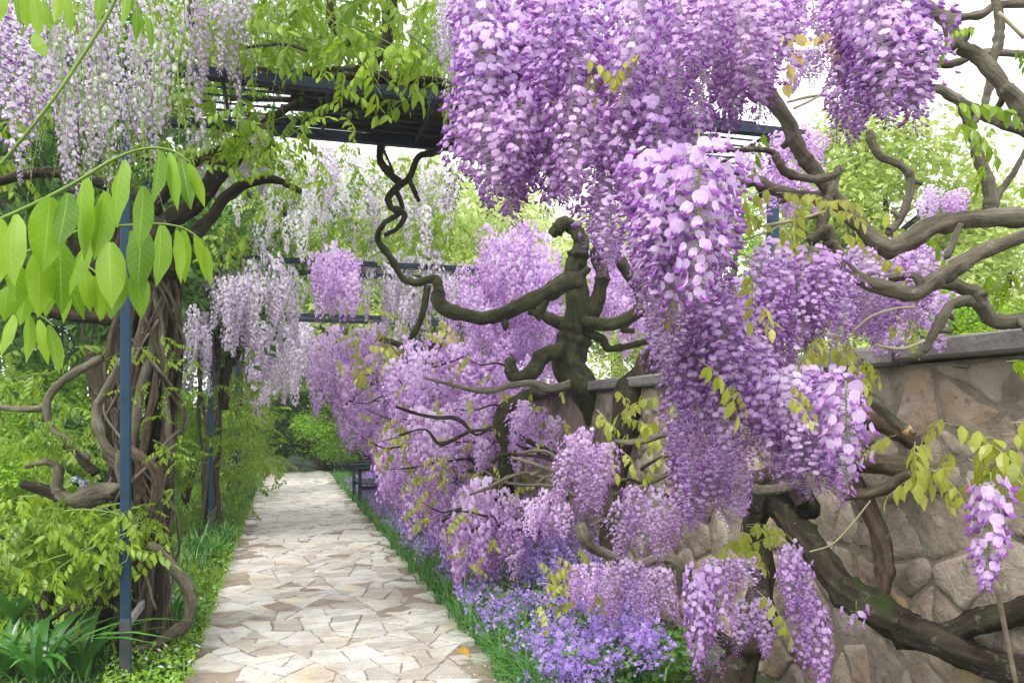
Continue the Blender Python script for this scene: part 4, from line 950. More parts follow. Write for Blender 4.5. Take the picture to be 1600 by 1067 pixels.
def near(poly, n, lr, d, ymax=None, wf=1.0, parent=nw, protos=HI):
    for (x, y) in scatter(poly, n):
        l = R(*lr)
        if ymax: l = max(90, min(l, ymax - y + R(-25, 15)))
        put_raceme(parent, protos, x, y, R(*d), l, wf * R(0.88, 1.15))
near([(735, -20), (760, -40), (770, 120), (740, 160)], 6, (150, 210), (2.0, 2.4), 350)
near([(745, -60), (860, -60), (860, 120), (790, 140), (745, 60)], 12, (170, 240), (1.9, 2.3), 345)
near([(725, 130), (800, 120), (860, 100), (900, 130), (890, 180), (760, 190)], 13, (130, 200), (1.8, 2.2), 345)
near([(850, -60), (950, -60), (950, 100), (900, 150), (850, 80)], 10, (170, 240), (1.65, 2.1), 320)
near([(900, 60), (1050, 60), (1090, 160), (1000, 200), (930, 180)], 11, (150, 220), (1.6, 1.95), 400)
near([(980, -80), (1190, -80), (1190, 0), (1130, 40), (990, 30)], 15, (170, 240), (1.6, 2.1), 210)
near([(1075, -30), (1190, -30), (1185, 40), (1100, 30)], 6, (150, 190), (1.45, 1.6), 215, 1.05)
near([(1190, -60), (1330, -60), (1330, 10), (1210, 20)], 8, (80, 150), (2.0, 2.4), 120)
near([(940, 220), (1000, 190), (1010, 300), (950, 320)], 6, (110, 170), (1.6, 1.8), 440)
near([(1010, 235), (1060, 215), (1125, 225), (1135, 290), (1060, 330), (1015, 300)], 10, (170, 250), (1.35, 1.55), 505, 1.05)
near([(1000, 380), (1110, 400), (1120, 460), (1010, 430)], 7, (90, 120), (1.7, 1.95), 540)
near([(1330, -60), (1440, -60), (1450, 20), (1420, 60), (1330, 40)], 14, (140, 190), (1.7, 2.0), 195)
near([(1310, 60), (1350, 40), (1350, 130), (1310, 150)], 6, (100, 130), (1.75, 2.0), 240, 0.85)
near([(1160, 390), (1240, 375), (1330, 400), (1320, 460), (1200, 470)], 14, (100, 160), (2.0, 2.4), 570)
near([(1330, 385), (1440, 375), (1450, 430), (1360, 470)], 11, (80, 110), (2.4, 2.9), 545)
near([(1050, 530), (1130, 500), (1220, 520), (1230, 600), (1120, 650), (1060, 640)], 14, (110, 170), (1.85, 2.25), 790)
near([(1180, 560), (1300, 570), (1335, 620), (1310, 680), (1200, 650)], 17, (110, 150), (1.75, 2.1), 785)
near([(1050, 650), (1150, 660), (1150, 720), (1070, 740)], 8, (90, 120), (2.3, 2.7), 835)
near([(1000, 440), (1060, 450), (1150, 430), (1160, 520), (1060, 540)], 13, (110, 150), (1.75, 2.1), 640)
near([(1150, 440), (1200, 480), (1240, 560), (1180, 580)], 6, (100, 140), (1.9, 2.2), 690)
near([(1080, 700), (1150, 690), (1160, 740), (1090, 750)], 5, (70, 90), (2.2, 2.5), 830)
near([(870, 690), (920, 655), (960, 680), (950, 720), (900, 720)], 8, (80, 110), (2.8, 3.2), 810, 0.9)
near([(960, 770), (1000, 750), (1070, 770), (1050, 800), (980, 800)], 6, (80, 110), (2.7, 3.1), 880, 0.85)
near([(1080, 885), (1125, 870), (1130, 895), (1085, 905)], 3, (165, 185), (1.85, 2.0), 1066, 0.72)
near([(1110, 870), (1165, 870), (1170, 885), (1115, 890)], 3, (50, 80), (1.9, 2.0), None, 0.7)
near([(1160, 935), (1205, 930), (1205, 945), (1165, 945)], 2, (75, 95), (2.05, 2.2), 1030, 0.8)
near([(1228, 842), (1245, 842), (1262, 880), (1240, 890)], 3, (70, 110), (1.85, 2.0), 985, 0.62)
near([(1245, 915), (1280, 920), (1280, 945), (1250, 945)], 2, (120, 140), (1.8, 2.0), 1075, 0.68)
near([(945, 870), (1000, 870), (1000, 890), (950, 895)], 4, (60, 80), (3.0, 3.3), 960, 0.8)
near([(1015, 880), (1055, 880), (1055, 890), (1015, 890)], 2, (40, 50), (3.4, 3.5), 930, 0.8)
near([(1215, 200), (1300, 190), (1300, 230), (1220, 240)], 5, (45, 60), (3.4, 3.9), None, 0.9, protos=MID)
near([(1330, 380), (1440, 370), (1480, 420), (1450, 480), (1350, 480)], 16, (60, 90), (3.2, 4.2), 560, 1.1, protos=MID)
near([(1140, 230), (1240, 200), (1300, 230), (1280, 290), (1180, 300)], 9, (55, 80), (3.4, 4.4), None, 1.0, protos=MID)
near([(1440, 290), (1500, 290), (1500, 310), (1440, 310)], 5, (40, 50), (4.0, 4.6), None, 1.0, protos=MID)
near([(1240, 70), (1280, 70), (1280, 80), (1240, 80)], 3, (60, 70), (2.4, 2.6), None, 0.8)
near([(1560, 515), (1600, 505), (1600, 515)], 2, (20, 25), (4.0, 4.4), None, 1.0, protos=MID)
# racemes close enough to show every floret: each floret is a piece of its own
FLM = []
for k in range(8):
    mb = MB(); V, Fs, Ms = FHS[k]; rnd = random.Random(k)
    mb.add([(x + rnd.uniform(-.03, .03), y + rnd.uniform(-.03, .03), z + rnd.uniform(-.03, .03)) for x, y, z in V], Fs); mb.m = list(Ms); FLM.append(mb.mesh('floret', PUR, True))
mb = MB(); mb.add(*BD[:2]); mb.m = list(BD[2]); BUDM = mb.mesh('floret_bud', PUR)
def floret_raceme(px, py, d, lpx, n, Rad, S, budf, seed, label=None, parent=nw):
    rnd = random.Random(seed); L = lpx / F * d
    lay, axis = raceme_layout(L, Rad, n, S, rnd, budf, 1.0)
    mb = MB()
    tube(mb, [(0, 0, 0.02, 0.0016)] + [(*axis(k / 5), 0.0017 - 0.0002 * k) for k in range(1, 6)], 6, 2, 0, mat=0)
    for (m, isb, tone, p0, p) in lay: mb.add([tuple(p0 + Vector((0, 0, 0.0012))), tuple(p0 - Vector((0, 0, 0.0012))), tuple(p)], [(0, 1, 2)])
    r = link('raceme', mb.mesh('rachis', [M['stem']], True), parent, W(px, py, d) - parent.location, (0, 0, 0))
    if label: r['label'] = label
    for (m, isb, tone, p0, p) in lay:
        link('floret', BUDM if isb else rnd.choice(FLM), r, mw=m)
floret_raceme(1548, 752, 1.75, 165, 74, 0.034, 0.033, 1.1, 3, 'single pale lilac raceme hanging alone before the wall')
floret_raceme(1092, 222, 1.34, 255, 96, 0.054, 0.031, 0.95, 4)
floret_raceme(1048, 250, 1.38, 230, 70, 0.048, 0.030, 0.95, 5)
floret_raceme(1338, 948, 2.7, 38, 9, 0.03, 0.036, 0.8, 8)
floret_raceme(1322, 610, 1.66, 165, 60, 0.048, 0.031, 0.7, 6)

for (x, y) in [(905, 90), (920, 115), (880, 150), (1010, 75), (1060, 470), (1140, 600), (1230, 620), (1090, 560), (1190, 480), (1150, 330), (1170, 420)]:
    put_spray(nw, CLEAF_Y, W(x, y, R(1.5, 1.9)), R(0.45, 0.75), name='compound_leaf')
# leaves of the near vine
for (px, py, d, s) in [(1430, 690, 2.2, 1.0), (1470, 660, 2.1, 1.1), (1500, 680, 2.1, 1.1), (1540, 690, 2.1, 1.1), (1580, 660, 2.0, 1.1), (1590, 700, 2.0, 1.0), (1500, 730, 2.1, 1.0), (1450, 730, 2.2, 0.8), (1560, 730, 2.1, 1.0), (1400, 680, 2.2, 0.7),
                       (1220, 290, 2.1, 0.8), (1250, 310, 2.1, 0.9), (1200, 330, 2.2, 0.9), (1280, 320, 2.2, 0.8), (1180, 350, 2.2, 0.7), (1160, 820, 2.4, 0.9), (1190, 830, 2.3, 1.0), (1150, 840, 2.4, 0.8), (1230, 835, 2.3, 0.7), (1180, 920, 1.95, 0.7),
                       (1040, 620, 2.6, 0.9), (1030, 660, 2.6, 0.8), (1290, 520, 2.1, 0.9), (1330, 540, 2.2, 0.9), (1310, 490, 2.2, 0.7), (1350, 560, 2.2, 0.7), (1230, 600, 1.7, 0.5), (1140, 600, 1.8, 0.4), (1280, 915, 2.0, 0.4), (1260, 700, 2.2, 0.5)]:
    leaf_at(nw, CLEAF_Y, px, py, d, s, name='compound_leaf'); 
    if s > 0.75: leaf_at(nw, CLEAF_Y, px + R(-25, 25), py + R(-15, 25), d + 0.1, s * R(0.7, 1.0), name='compound_leaf')
for (px, py, d, s) in [(1470, 165, 2.4, 1.0), (1480, 190, 2.4, 0.9), (1510, 180, 2.4, 0.6), (1530, 45, 2.6, 0.7), (1500, 50, 2.6, 0.5), (1560, 190, 2.5, 0.5), (1572, 565, 2.0, 0.8), (1575, 580, 2.0, 0.6), (1585, 70, 2.6, 0.6), (1540, 250, 2.7, 0.7), (1590, 300, 2.8, 0.9), (1470, 70, 2.6, 0.5), (1590, 420, 2.6, 1.0), (1560, 420, 2.8, 0.9), (1500, 370, 3.0, 0.9), (1440, 360, 3.0, 0.8), (1200, 200, 2.6, 0.7)]:
    leaf_at(nw, CLEAF, px, py, d, s, name='compound_leaf')
for (px, py, d, s) in [(1225, 35, 1.9, 1.0), (1250, 40, 1.9, 0.9), (1280, 45, 1.9, 0.8), (1300, 60, 1.9, 0.5)]:
    leaf_at(nw, GOLD, px, py, d, s, name='golden_leaf')
for (x, y) in scatter([(1180, 350), (1400, 330), (1440, 480), (1340, 600), (1260, 560)], 26): leaf_at(nw, CLEAF_Y, x, y, R(2.6, 3.4), R(0.6, 1.0), name='compound_leaf')
for (x, y) in scatter([(900, 620), (1000, 590), (1060, 640), (1050, 720), (940, 700)], 14): leaf_at(dw, CLEAF_Y, x, y, R(5.2, 6.6), R(1.0, 1.7), name='compound_leaf')
for (x, y) in scatter([(820, 860), (940, 850), (980, 920), (900, 970), (830, 940)], 26): leaf_at(dw, CLEAF_Y, x, y, R(4.8, 5.6), R(0.8, 1.3), name='compound_leaf')
for (x, y) in scatter([(720, 800), (800, 830), (780, 900), (720, 880)], 14): leaf_at(wv[0], CLEAF_Y, x, y, R(6.2, 7.2), R(0.8, 1.2), name='compound_leaf')
for (x, y) in scatter([(660, 740), (790, 720), (850, 760), (760, 790), (680, 780)], 24): leaf_at(wv[0], CLEAF_Y, x, y, R(7.0, 8.0), R(0.8, 1.3), name='compound_leaf')
for (x, y) in scatter([(590, 650), (700, 640), (760, 720), (640, 760)], 40): leaf_at(wv[1], CLEAF_Y, x, y, R(8.2, 9.6), R(1.0, 1.7), name='compound_leaf')
for (x, y) in scatter([(780, 600), (880, 600), (880, 680), (800, 720)], 16): leaf_at(wv[0], CLEAF_Y, x, y, R(7.2, 8), R(0.8, 1.2), name='compound_leaf')
for (x, y) in scatter([(480, 600), (600, 480), (700, 500), (640, 560)], 30): leaf_at(wv[2], CLEAF_Y, x, y, R(9.5, 12), R(1.4, 2.2), name='compound_leaf')

# ------------------------------------------------------------------ vines on the left posts
def post_vine(base, label, n_strand, rad, h, seedpal):
    t = thing('climbing_vine', label, 'vine', base, 'vines climbing the left posts')
    for k in range(n_strand):
        a0 = k * 6.28 / n_strand + R(-0.4, 0.4); tw = R(1.6, 5.0) * RNG.choice((-1, 1, 1)); r0 = R(0.55, 1.05) * rad; th = R(0.010, 0.033) * (rad / 0.2)
        pts = []
        for i in range(9):
            z = h * i / 8; a = a0 + tw * i / 8; rr = r0 * (1.25 if i == 0 else 1) * R(0.75, 1.15) * (1 - 0.18 * math.sin(i * 0.8))
            pts.append((base[0] + rr * math.cos(a), base[1] + rr * math.sin(a) * 0.8, z - 0.05, th * R(0.85, 1.2) * (1.3 - 0.06 * i)))
        limb('stem', t, pts, RNG.choice((M['bark_brown'], M['bark_brown'], M['bark'], M['bark_dark'])), 9, 5, 0.14, 0.5)
    return t
b1 = W(228, 1040, 5.75)
v1 = post_vine((b1.x, b1.y, 0), 'thick twisted vine wound of many stems round the nearest blue post', 24, 0.19, 3.0, 0)
for k in range(12):
    a0 = R(0, 6.28); tw = R(2.5, 7) * RNG.choice((-1, 1)); z0 = R(0, 1.0); z1 = R(1.8, 3.0); th = R(0.007, 0.013)
    limb('strand', v1, [(b1.x + R(0.17, 0.27) * math.cos(a0 + tw * i / 8), b1.y + R(0.15, 0.23) * math.sin(a0 + tw * i / 8), z0 + (z1 - z0) * i / 8, th) for i in range(9)], RNG.choice((M['bark'], M['bark_brown'])), 7, 5, 0.1, 0.6)
limb('trunk', v1, pxpath([(150, 1040, 34, 5.9), (170, 940, 30, 5.9), (185, 850, 26, 5.9), (190, 750, 24, 5.9), (185, 650, 22, 5.9), (200, 540, 24, 5.9), (215, 420, 26, 5.9)], 5.9), M['bark_dark'], 14, 6, 0.16)
for a, m in [
  ([(160, 560, 6), (120, 580, 6), (88, 605, 6), (73, 635, 6), (82, 670, 5), (110, 690, 4), (140, 718, 3)], BK), ([(75, 635, 5), (40, 640, 5), (0, 636, 4)], BK),
  ([(235, 850, 9), (265, 880, 9), (290, 915, 9), (298, 945, 9), (290, 975, 9), (262, 995, 9), (235, 1012, 8), (205, 1020, 8)], M['bark']),
  ([(130, 872, 11), (95, 905, 10), (76, 930, 10), (70, 965, 9), (76, 985, 7)], DK), ([(180, 895, 5), (140, 925, 5), (90, 960, 4), (30, 1005, 4)], M['bark_brown']),
  ([(190, 905, 8), (140, 935, 8), (100, 980, 9), (75, 1010, 9)], M['bark_brown']), ([(185, 770, 14), (150, 772, 13), (115, 782, 12), (90, 768, 9), (92, 730, 7), (70, 722, 5), (40, 728, 4)], BK),
  ([(170, 785, 9), (120, 790, 10), (70, 765, 9), (35, 755, 7)], DK), ([(150, 740, 8), (120, 710, 6), (100, 695, 5)], DK),
  ([(190, 500, 10), (140, 495, 10), (90, 490, 9), (40, 482, 8), (-20, 480, 7)], DK), ([(215, 440, 22), (240, 390, 17), (262, 350, 14), (300, 325, 13), (330, 290, 14), (350, 262, 13), (388, 225, 10)], DK),
  ([(265, 430, 14), (290, 380, 11), (330, 340, 9), (360, 300, 9), (420, 280, 6), (470, 300, 4)], DK), ([(240, 330, 8), (290, 262, 8), (340, 238, 8), (390, 205, 6), (450, 170, 5), (540, 130, 5)], DK),
  ([(250, 300, 7), (300, 255, 6), (350, 250, 6), (400, 235, 4)], M['bark_brown']), ([(150, 640, 5), (158, 700, 5), (190, 740, 6), (200, 780, 5)], BK)]:
    limb('branch', v1, pxpath(a, 5.6), m, 9, 6)
limb('branch', v1, pxpath([(190, 560, 7, 5.3), (165, 610, 7, 5.3), (150, 640, 7, 5.3), (160, 690, 7, 5.3), (190, 720, 6, 5.35)], 5.3), BK, 9, 6)
limb('branch', v1, pxpath([(188, 705, 5, 5.15), (186, 735, 5, 5.1), (198, 775, 5, 5.1), (206, 800, 5, 5.2)], 5.1), M['bark'], 9, 6)
limb('branch', v1, pxpath([(205, 700, 6, 5.3), (240, 735, 8, 5.3), (245, 770, 8, 5.3), (235, 805, 7, 5.3)], 5.3), M['bark_brown'], 9, 6)
# over the pergola
for a in ([(290, -20, 9, 5.6), (300, 25, 11, 5.6), (292, 60, 7, 5.6), (300, 110, 5, 5.6)], [(615, -20, 10, 5.6), (608, 20, 11, 5.6), (606, 60, 9, 5.6), (585, 95, 9, 5.6), (540, 125, 8, 5.6)], [(430, 130, 8, 5.4), (470, 118, 7, 5.5), (550, 112, 6, 5.7), (640, 122, 5, 5.9), (700, 128, 4, 6)], [(515, 0, 5, 5.9), (520, 40, 6, 5.9), (545, 70, 5, 6)], [(380, 75, 2, 5), (440, 70, 2, 5), (480, 80, 2, 5)]):
    limb('branch', v1, pxpath(a), DK, 9, 6)
for a in ([(602, 200, 6), (598, 220, 6), (594, 250, 6), (612, 275, 6), (625, 288, 6), (608, 310, 6), (612, 325, 5), (632, 335, 5), (622, 355, 4), (600, 368, 3)], [(692, 205, 5), (692, 225, 5), (680, 238, 6), (655, 245, 5), (640, 275, 5), (625, 290, 5)], [(640, 282, 4), (648, 300, 4), (655, 315, 3)], [(600, 235, 2), (615, 270, 2)]):
    limb('branch', v1, pxpath(a, 6.4), DK, 8, 6)
for j in range(30):                                        # old stems lying across the wires between the two beams
    y0 = R(5.45, 6.5); limb('stem', v1, [(R(-0.4, 0.6), y0, 3.80 + R(0, 0.06), R(0.012, 0.03)), (R(1.0, 1.6), y0 + R(-0.2, 0.2), 3.80 + R(0, 0.08), R(0.012, 0.025)), (R(2.0, 2.6), y0 + R(-0.3, 0.3), 3.80 + R(0, 0.06), R(0.01, 0.02)), (R(3.0, 3.5), y0, 3.82, 0.01)], DK, 7, 5)
def sprays(parent, poly, n, d, s, protos=SPRAY, name='leaf_spray'):
    for (x, y) in scatter(poly, n): leaf_at(parent, protos, x, y, R(*d), R(*s), name=name)
sprays(v1, [(0, 800), (60, 770), (190, 780), (250, 780), (235, 840), (180, 860), (60, 850), (0, 840)], 36, (5.0, 5.7), (1.0, 1.6))
sprays(v1, [(60, 660), (160, 640), (150, 700), (60, 700)], 9, (5.4, 6.0), (0.6, 0.9))
sprays(v1, [(225, 540), (290, 500), (290, 780), (240, 740)], 10, (5.1, 5.4), (0.4, 0.8))
sprays(v1, [(60, 880), (180, 860), (190, 930), (100, 950)], 6, (5.2, 5.6), (0.5, 0.8))
sprays(v1, [(290, 160), (400, 150), (490, 165), (490, 200), (380, 240), (300, 250)], 14, (4.6, 5.4), (0.9, 1.4))
sprays(v1, [(280, 0), (720, 0), (720, 80), (560, 110), (290, 90)], 90, (4.8, 9.5), (1.1, 2.0))
sprays(v1, [(280, -60), (720, -60), (720, 0), (290, 0)], 30, (4.6, 6.5), (1.1, 1.7))
sprays(v1, [(0, 550), (130, 540), (140, 760), (0, 800)], 22, (6.2, 7.5), (1.2, 1.8))
sprays(v1, [(250, 830), (320, 860), (350, 920), (300, 930), (255, 880)], 10, (5.8, 6.8), (0.5, 0.8))
hang(v1, RAC_THIN, [(-20, -60), (200, -60), (290, -20), (280, 120), (150, 150), (0, 130)], 30, (140, 230), d=(2.6, 4.6))
hang(v1, RAC_BARE, [(20, -60), (290, -60), (280, 100), (60, 130)], 44, (180, 260), d=(2.4, 4.4))
hang(v1, RAC_TWO, [(-10, 0), (60, -10), (80, 130), (0, 160)], 9, (80, 150), d=(1.7, 2.2), wf=0.7)
hang(v1, RAC_TWO, [(60, 40), (240, 20), (270, 160), (120, 210)], 12, (80, 130), d=(3.4, 5.0), wf=0.8)
sprays(v1, [(0, 0), (280, 0), (280, 240), (0, 260)], 40, (4.8, 6.2), (0.9, 1.5))
limb('branch', v1, pxpath([(-20, 290, 7), (60, 270, 7), (130, 280, 8), (200, 300, 8), (250, 330, 9)], 5.6), DK, 9, 6)
limb('branch', v1, pxpath([(-20, 200, 5), (70, 180, 6), (160, 215, 6), (240, 250, 7)], 5.7), DK, 9, 6)
hang(v1, RAC_PALE, [(280, 140), (430, 150), (420, 240), (300, 250)], 18, (60, 100), d=(5.6, 6.6), wf=0.9)
hang(v1, RAC_THIN, [(300, -40), (400, -40), (390, 20), (310, 20)], 22, (120, 160), d=(4.4, 5.4))
hang(v1, RAC_BARE, [(280, -40), (480, -40), (470, 40), (290, 40)], 26, (110, 170), d=(4.2, 5.6))
hang(v1, RAC_BARE, [(600, -40), (740, -40), (740, 90), (690, 90)], 14, (100, 160), d=(4.2, 5.6))
sprays(v1, [(280, -30), (500, -30), (480, 90), (290, 90)], 22, (5.5, 8), (1.0, 1.6))
hang(v1, RAC_THIN, [(690, -30), (740, -30), (740, 60), (690, 60)], 14, (100, 170), d=(4.5, 5.5))
hang(v1, RAC_PALE, [(690, -20), (740, -20), (740, 30), (690, 30)], 6, (60, 90), d=(4.0, 4.6))

VL = ['leafy vine on the second left post hung with pale lilac flowers', 'pale flowering vine on the third left post', 'pale flowering vine on the last left post']
for k in range(3):
    yb = YA[k + 1] + 0.4
    t = post_vine((XL - 0.05, yb, 0), VL[k], 8, 0.16, 3.4, k)
    if k == 0:
        d = (10.8, 12.4)
        sprays(t, [(290, 580), (400, 590), (410, 720), (370, 800), (300, 790), (270, 700)], 52, d, (1.0, 1.6))
        sprays(t, [(300, 380), (420, 400), (400, 520), (330, 540)], 24, d, (1.0, 1.5))
        hang(t, RAC_WHITE[:3] + RAC_PALE[:3], [(320, 420), (420, 390), (470, 410), (470, 440), (340, 450)], 26, (60, 130), d=(9.6, 11.5), wf=1.2)
        hang(t, RAC_PALE, [(340, 430), (400, 420), (400, 440), (345, 450)], 8, (60, 110), d=(9.4, 10), wf=1.2)
        hang(t, RAC_PALE, [(270, 470), (320, 480), (330, 540), (275, 540)], 13, (50, 90), d=(9, 11), wf=1.1)
        hang(t, RAC_WHITE, [(360, 300), (430, 290), (540, 240), (520, 310), (420, 360)], 20, (50, 90), d=(9, 12), wf=1.2)
        hang(t, RAC_PALE, [(420, 230), (520, 220), (530, 260), (440, 290)], 9, (50, 80), d=(9, 11), wf=1.1)
        sprays(t, [(340, 300), (430, 270), (540, 240), (520, 330), (440, 380), (340, 400)], 34, (9.5, 12.5), (1.2, 1.8))
        for a in ([(335, 520, 12), (350, 560, 10), (372, 540, 7), (390, 500, 5), (430, 480, 4)], [(350, 640, 9), (355, 580, 8), (375, 545, 6), (400, 470, 4), (450, 440, 2)], [(380, 470, 3), (420, 460, 3), (460, 440, 2)], [(375, 290, 5), (400, 310, 5), (440, 320, 4), (450, 370, 3)]):
            limb('branch', t, pxpath(a, 11.4), DK, 8, 5)
        hang(t, RAC_WHITE, [(440, 250), (560, 230), (700, 240), (700, 300), (560, 320), (450, 330)], 26, (50, 100), d=(11, 16), wf=1.4)
        hang(t, RAC_PALE, [(480, 250), (620, 240), (720, 260), (690, 330), (520, 320)], 16, (50, 90), d=(11, 16), wf=1.4)
        sprays(t, [(420, 260), (580, 220), (700, 250), (690, 330), (560, 330), (440, 340)], 50, (11, 15), (1.2, 1.8))
        sprays(t, [(440, 340), (600, 340), (720, 330), (720, 385), (600, 370), (460, 390)], 40, (11, 13), (1.0, 1.6))
    else:
        d = ((16.5, 18.5), (21, 24))[k - 1]
        sprays(t, [(360, 600), (410, 610), (405, 740), (375, 760)], 40 - 15 * (k - 1), d, (1.4, 2.2))
        hang(t, RAC_PALE + RAC_WHITE[:2], [(380, 470), (470, 480), (490, 530), (470, 545), (390, 550)], 24, (50, 100), d=d, wf=1.9)
        hang(t, RAC_PALE, [(395, 560), (425, 570), (420, 610), (395, 610)], 8, (40, 60), d=d, wf=1.6)
        sprays(t, [(430, 390), (540, 400), (560, 470), (440, 480)], 12, d, (1.5, 2.4))

# ------------------------------------------------------------------ leafy shoots in the left foreground
def big_leaf_mesh(seed):
    rnd = random.Random(seed); vs = []; fs = []; uv = []; seg = 10; K = 6
    for i in range(seg + 1):
        t = i / seg; w = 0.5 * (math.sin(math.pi * (0.03 + 0.955 * t) ** 0.80)) ** 0.85
        w *= 1 - 0.35 * max(0, t - 0.72) / 0.28
        if i == seg: w = 0.004
        for k in range(K + 1):
            y = (k / K * 2 - 1) * w
            vs.append((y * 0.42, 0.13 * abs(y) + 0.05 * math.sin(t * 3.0 + seed) + 0.015 * math.sin(t * 14 + k) * abs(y) * 2 + 0.06 * t * t, -t)); uv.append(((k / K * 2 - 1), t))
    for i in range(seg):
        for k in range(K):
            a = i * (K + 1) + k; fs.append((a, a + 1, a + K + 2, a + K + 1))
    mb = MB(); mb.add(vs, fs, 0, rnd.uniform(0.2, 0.8))
    me = mb.mesh('broad_leaflet', [M['leaf_big']], True)
    ul = me.uv_layers.new(name='leaf')
    for lp in me.loops: ul.data[lp.index].uv = uv[lp.vertex_index]
    return me
BIG = [big_leaf_mesh(k) for k in range(7)]
def shoot(label, stem, leaves, d, group='leafy shoots hanging in the foreground'):
    b = W(stem[0][0], stem[0][1], d)
    t = thing('leafy_shoot', label, 'shoot', b, group)
    mb = MB(); q = [(p[0] - b.x, p[1] - b.y, p[2] - b.z, p[3]) for p in pxpath(stem, d)]
    tube(mb, q, 7, 6, 0.04); link('stem', mb.mesh('stem', [M['stem']], True), t)
    for (px, py, l, wpx, tilt) in leaves:
        dd = d + R(-0.05, 0.05); L = l / F * dd; wd = wpx / F * dd / 0.42
        link('leaf', RNG.choice(BIG), t, W(px, py, dd) - b, (R(-0.25, 0.2), tilt + R(-0.08, 0.08), -TH + R(-0.55, 0.55)), (wd, L, L))
    return t
shoot('fresh green shoot with the largest drooping leaflets, upper left foreground', [(-30, 355, 3), (40, 325, 3), (110, 290, 3), (180, 248, 2.4), (230, 232, 2), (270, 236, 1.5), (298, 255, 1)],
      [(-5, 340, 130, 52, .1), (22, 335, 120, 46, -.1), (78, 308, 118, 56, 0.02), (104, 300, 90, 40, .15), (136, 276, 132, 46, -.04), (165, 300, 110, 40, .1), (192, 250, 112, 42, -.05), (222, 290, 100, 34, .1), (246, 234, 88, 32, .05), (266, 240, 92, 28, -.1), (282, 246, 88, 26, -.14), (296, 256, 70, 20, -.2)], 1.05)
shoot('green shoot whose leaflets hang in a row across the blue post', [(-30, 425, 2.4), (40, 395, 2.4), (120, 362, 2.2), (200, 352, 2), (250, 350, 1.8), (290, 358, 1.4), (325, 385, 1)],
      [(20, 405, 90, 44, .2), (60, 392, 105, 46, .1), (95, 380, 110, 44, -.05), (135, 368, 100, 42, .1), (172, 378, 108, 44, 0), (200, 360, 120, 44, -.1), (222, 356, 100, 42, .1), (252, 350, 102, 38, 0), (272, 360, 85, 26, -.1), (287, 360, 82, 24, 0), (304, 368, 72, 22, -.05), (322, 385, 62, 16, -.1), (185, 410, 90, 36, .15), (215, 420, 80, 32, -.1)], 1.12)
shoot('lower green shoot with smaller leaflets at the left edge', [(-30, 475, 2), (20, 445, 2), (70, 425, 2), (110, 415, 1.8), (140, 418, 1.5), (170, 450, 1)],
      [(12, 448, 55, 28, .1), (40, 440, 70, 30, .1), (70, 428, 68, 28, 0), (92, 430, 75, 28, .1), (106, 420, 82, 28, -.1), (132, 420, 68, 26, 0), (148, 432, 70, 22, -.1), (160, 440, 60, 20, .1), (168, 450, 50, 16, -.2)], 1.2)
shoot('small green shoot with four narrow leaflets left of the vine', [(-20, 470, 1.5), (20, 478, 1.5), (55, 488, 1.3), (85, 510, 1)],
      [(18, 490, 70, 24, .1), (45, 492, 75, 22, 0), (60, 500, 72, 20, -.1), (76, 508, 78, 20, -.15), (85, 520, 60, 16, -.2)], 1.3)
shoot('dark leaflet shoot in the top left corner', [(-30, -40, 2), (20, -20, 2), (60, -5, 1.6), (80, 20, 1)],
      [(5, -15, 62, 24, .1), (25, -15, 55, 22, 0), (40, -10, 52, 20, .1), (55, -5, 65, 22, -.1), (66, 5, 45, 16, -.3), (95, -10, 50, 16, .1), (105, -5, 55, 15, -.1)], 1.2)
shoot('long straight green shoot slanting across the top left', [(-40, 300, 2.4), (0, 258, 2.4), (80, 160, 2.6), (150, 55, 2.8), (185, -10, 3), (200, -50, 3)],
      [(158, -20, 55, 20, .1), (196, -30, 80, 14, 0), (215, 12, 50, 16, .1), (225, 22, 55, 14, -.1), (234, 30, 52, 10, -.1), (70, 66, 22, 40, 1.0)], 1.15)

# ------------------------------------------------------------------ planting at ground level
def blade_vf(L, w, lean, az, seg=4, fold=0.25):
    vs = []; fs = []
    c, s = math.cos(az), math.sin(az)
    for i in range(seg + 1):
        t = i / seg; ww = w / 2 * (math.sin(math.pi * (0.25 + 0.75 * t)) ** 0.7 if i < seg else 0.02)
        rr = lean * L * t * t; z = L * t * (1 - 0.42 * lean * t * t)
        for k, y in enumerate((-ww, 0, ww)):
            up = abs(y) * fold
            vs.append((c * (rr) - s * y - c * up, s * rr + c * y - s * up, z))
    for i in range(seg):
        a = i * 3; fs += [(a, a + 1, a + 4, a + 3), (a + 1, a + 2, a + 5, a + 4)]
    return vs, fs
STRAP = []
for k in range(5):
    mb = MB(); vs, fs = blade_vf(0.42 + 0.04 * k, 0.042 + 0.004 * k, 0.35 + 0.22 * k, 0, 6); mb.add(vs, fs, 0, 0.3 + 0.12 * k)
    STRAP.append(mb.mesh('strap_leaf', [M['strap']], True))
def strap_clump(px, d, label, n=26, s=1.0):
    b = gp(px, d); t = thing('strap_leaf_plant', label, 'plant', b, 'strap leaved plants in the left bed')
    for i in range(n):
        a = i * 2.4 + R(-0.3, 0.3)
        link('leaf', RNG.choice(STRAP), t, (0.05 * math.cos(a), 0.05 * math.sin(a), -0.03), (0, 0, a), s * R(0.75, 1.2))
strap_clump(60, 5.05, 'glossy strap leaved plant filling the bottom left corner', 30, 1.0)
strap_clump(130, 5.3, 'glossy strap leaved plant just left of the nearest post foot', 24, 0.9)
strap_clump(5, 5.2, 'glossy strap leaved plant cut by the left edge of the picture', 24, 0.95)
strap_clump(262, 6.3, 'strap leaved plant with a bluebell spike right of the nearest post', 22, 0.9)
strap_clump(20, 6.5, 'strap leaved plant behind the corner plants', 22, 1.0)
